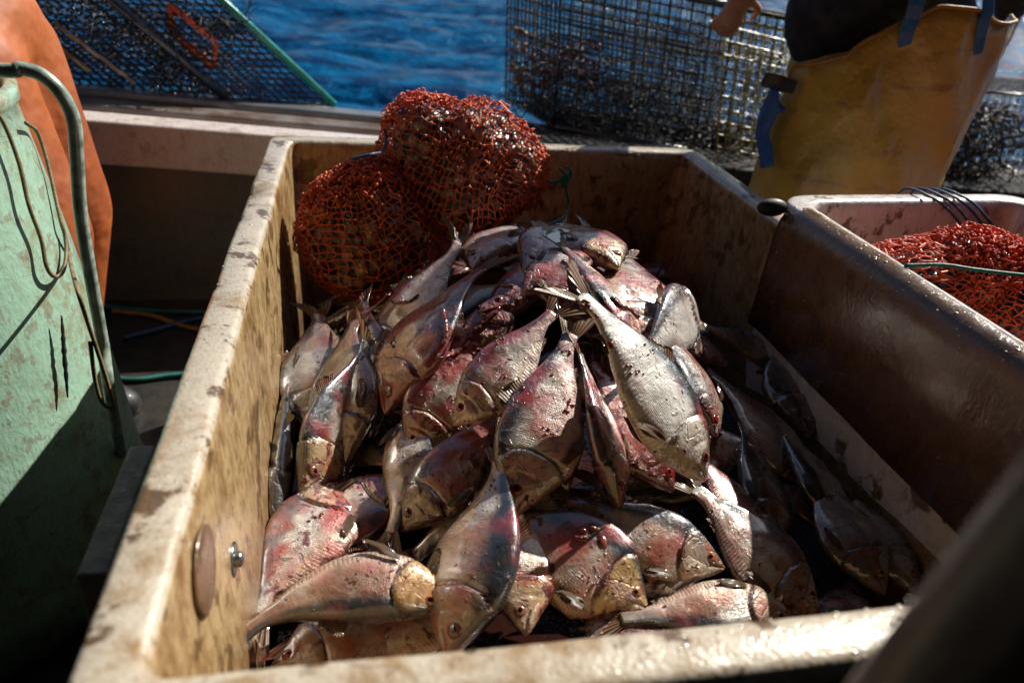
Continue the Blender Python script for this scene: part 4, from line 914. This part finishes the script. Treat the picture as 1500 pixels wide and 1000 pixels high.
# the bib: a stiff front panel wrapped round the body, top edge dipping to his right
def bib(root, cx, cy):
    top = [(-1.0, .17), (-.97, .215), (-.80, .225), (-.62, .25), (-.40, .305), (-.22, .355), (-.08, .378), (.08, .378), (.35, .352), (.62, .358), (.78, .365), (.92, .35), (1.0, .30)]
    V = []; N = 60; K = 26; rim = []
    for side in (0, 1):
        for i in range(N + 1):
            s = -1 + 2 * i / N; zt = interp(top, s)
            for k in range(K + 1):
                f_ = k / K; z = zt + (-.50 - zt) * f_
                hw = .275 + .030 * max(0, (.2 - z)); a = s * 1.35
                x = cx + hw * math.sin(a) / math.sin(1.35) * 1.0 + (z - .1) * .10; y = cy + .10 - .235 * math.cos(a * .92) + .02 * math.sin(z * 9 + s * 3) * .5
                x += .004 * math.sin(z * 30 + s * 9); y += .022 * noise.noise(Vector((s * 3.2 + z * 2.5, z * 3, 1))) + .030 * noise.noise(Vector((s * 1.1 + z * 2, z * 1.5, 4)))
                fo = 1 - abs(noise.noise(Vector((s * 1.6 + z * 4.2, z * 1.2 - s * .8, 7)))) * 5; y -= .013 * max(0, fo) ** 2; fo = 1 - abs(noise.noise(Vector((s * 2.0 - z * 1.5, z * 4.5, 3)))) * 6; y -= .008 * max(0, fo) ** 2
                V.append((x, y + side * .004, z))
                if k == 0 and side == 0: rim.append((x, y, z))
    m = K + 1; h = (N + 1) * m; F = []
    for i in range(N):
        for k in range(K): a, b, c, d = i * m + k, (i + 1) * m + k, (i + 1) * m + k + 1, i * m + k + 1; F += [(d, c, b, a), (a + h, b + h, c + h, d + h)]
        F += [(i * m, (i + 1) * m, (i + 1) * m + h, i * m + h)]
    for k in range(K): F += [(k + 1, k, k + h, k + 1 + h), (N * m + k, N * m + k + 1, N * m + k + 1 + h, N * m + k + h)]
    mk('bib', V, F, M['yoil'], root); e = MB(); e.tube(rim, .0042, 8); e.build('bib_binding', M['otrim'], root)
    return V, m
BV, Bm = bib(man, 1.47, 1.42)
def strap(root, pts, wd, th, mat):
    a = MB(); P = [Vector(p) for p in pts]; n_ = Vector((0, -1, 0)); v = []
    for i, p in enumerate(P):
        d_ = (P[min(i + 1, len(P) - 1)] - P[max(0, i - 1)]).normalized(); q = d_.cross(n_).normalized(); w2 = wd * (.8 if i in (0, len(P) - 1) else 1)
        v += [p - q * w2 - n_ * th, p + q * w2 - n_ * th, p + q * w2 + n_ * th, p - q * w2 + n_ * th]
    f = [(i * 4 + j, i * 4 + (j + 1) % 4, i * 4 + 4 + (j + 1) % 4, i * 4 + 4 + j) for i in range(len(P) - 1) for j in range(4)]; f += [(3, 2, 1, 0), tuple(len(P) * 4 - 4 + j for j in range(4))]
    a.add(v, f); a.build('strap', mat, root, smooth=False, bevel=.003)
yy = fy - .245
def bp(px, py, dy=0):      # point on the bib front under a pixel
    r = ray(px, py); best = min(BV[:len(BV) // 2], key=lambda q: (np.linalg.norm(np.cross(r, np.array(q) - CP))))
    t_ = (best[1] - .008 + dy - CP[1]) / r[1]; return CP + r * t_
strap(man, [bp(1325, 68), bp(1328, 48), bp(1336, 28), bp(1342, 8), Vector(bp(1344, 0)) + Vector((.01, .03, .10)), (1.46, fy - .10, .72)], .020, .003, M['bstrap'])
strap(man, [bp(1432, 80), bp(1436, 55), bp(1442, 30), Vector(bp(1447, 18)), Vector(bp(1450, 5)) + Vector((.0, .05, .10)), (1.60, fy - .05, .73)], .015, .003, M['bstrap'])
a = MB(); p = [bp(1118, 118, -.01), bp(1140, 122, -.012), bp(1163, 128, -.01)]
v = []
strap(man, [bp(1118, 116, -.01), bp(1140, 122, -.014), bp(1165, 128, -.01)], .019, .005, M['rubber'])
# blue glove tucked at his hip
gl = MB(); gp = [bp(1135, 130, -.02), bp(1128, 160, -.022), bp(1117, 195, -.022), bp(1122, 225, -.022), bp(1124, 245, -.02)]
gl.tube(spline(gp, 5), [.010 + .012 * math.sin(min(1, i / 9) * math.pi * .75) for i in range(21)], 10); gl.tube(spline([bp(1130, 150, -.022), bp(1142, 158, -.025), bp(1150, 164, -.022)], 4), [.012, .012, .012, .011, .010, .009, .008, .007, .005], 8)
go = gl.build('glove', simple('blue_glove', (.01, .07, .26), .6, bump=.004, bscale=60)); tag(go, 'crumpled blue glove tucked at the left edge of the yellow bib', 'glove'); remesh(go, .004, 4)

# orange oilskins behind the barrel ----------------------------------------
oy = 1.22
om = person('person', (-.56, oy, -.65), (.9, -.3, 0), 'fisherman in orange oilskins standing behind the mint barrel, only a leg and hip seen', (-.575, oy, .22), (-.65, oy, .58), (-.65, oy, .80), (-.60, oy, .96),
   [((-.64, oy - .19, .68), (-.70, oy - .24, .42), (-.92, oy - .26, .34), (-.9, 0, -.2), (0, .4, .8), (0, .9, 0), 1.8), ((-.62, oy + .19, .68), (-.70, oy + .28, .42), (-.90, oy + .25, .34), (-.9, 0, -.2), (0, -.4, .8), (0, -.9, 0), 1.8)],
   [((-.54, oy - .08, .16), (-.455, oy - .10, -.13), (-.55, oy - .06, -.58)), ((-.54, oy + .10, .16), (-.48, oy + .12, -.15), (-.58, oy + .12, -.58))], (M['ooil'], M['ooil'], M['navy']))

# ================================================================ post close to the lens
a = MB(); P0 = CP + ray(1622, 860) * .28; dn = Vector((-.20, .03, -1)).normalized(); pts = [Vector(P0) + dn * q for q in (-.75, -.3, -.1, 0, .1, .3, .6, 1.0)]
pts = [p for p in pts]; pts[-1] = Vector((pts[-1].x, pts[-1].y, -.64)) if pts[-1].z < -.64 else pts[-1]
M['post'] = simple('dark_wet_post', (.045, .026, .018), .5, coat=.3, nscale=12, bump=.004, bscale=30)
a.tube(pts, .036, 24); tag(a.build('post', M['post']), 'dark brown post out of focus in the near right corner', 'post')

# ---------------------------------------------------------------- lift everything so that the deck is at height 0
for o in bpy.data.objects:
    if o.parent is None and o.type in ('MESH', 'EMPTY'): o.location.z += Z0
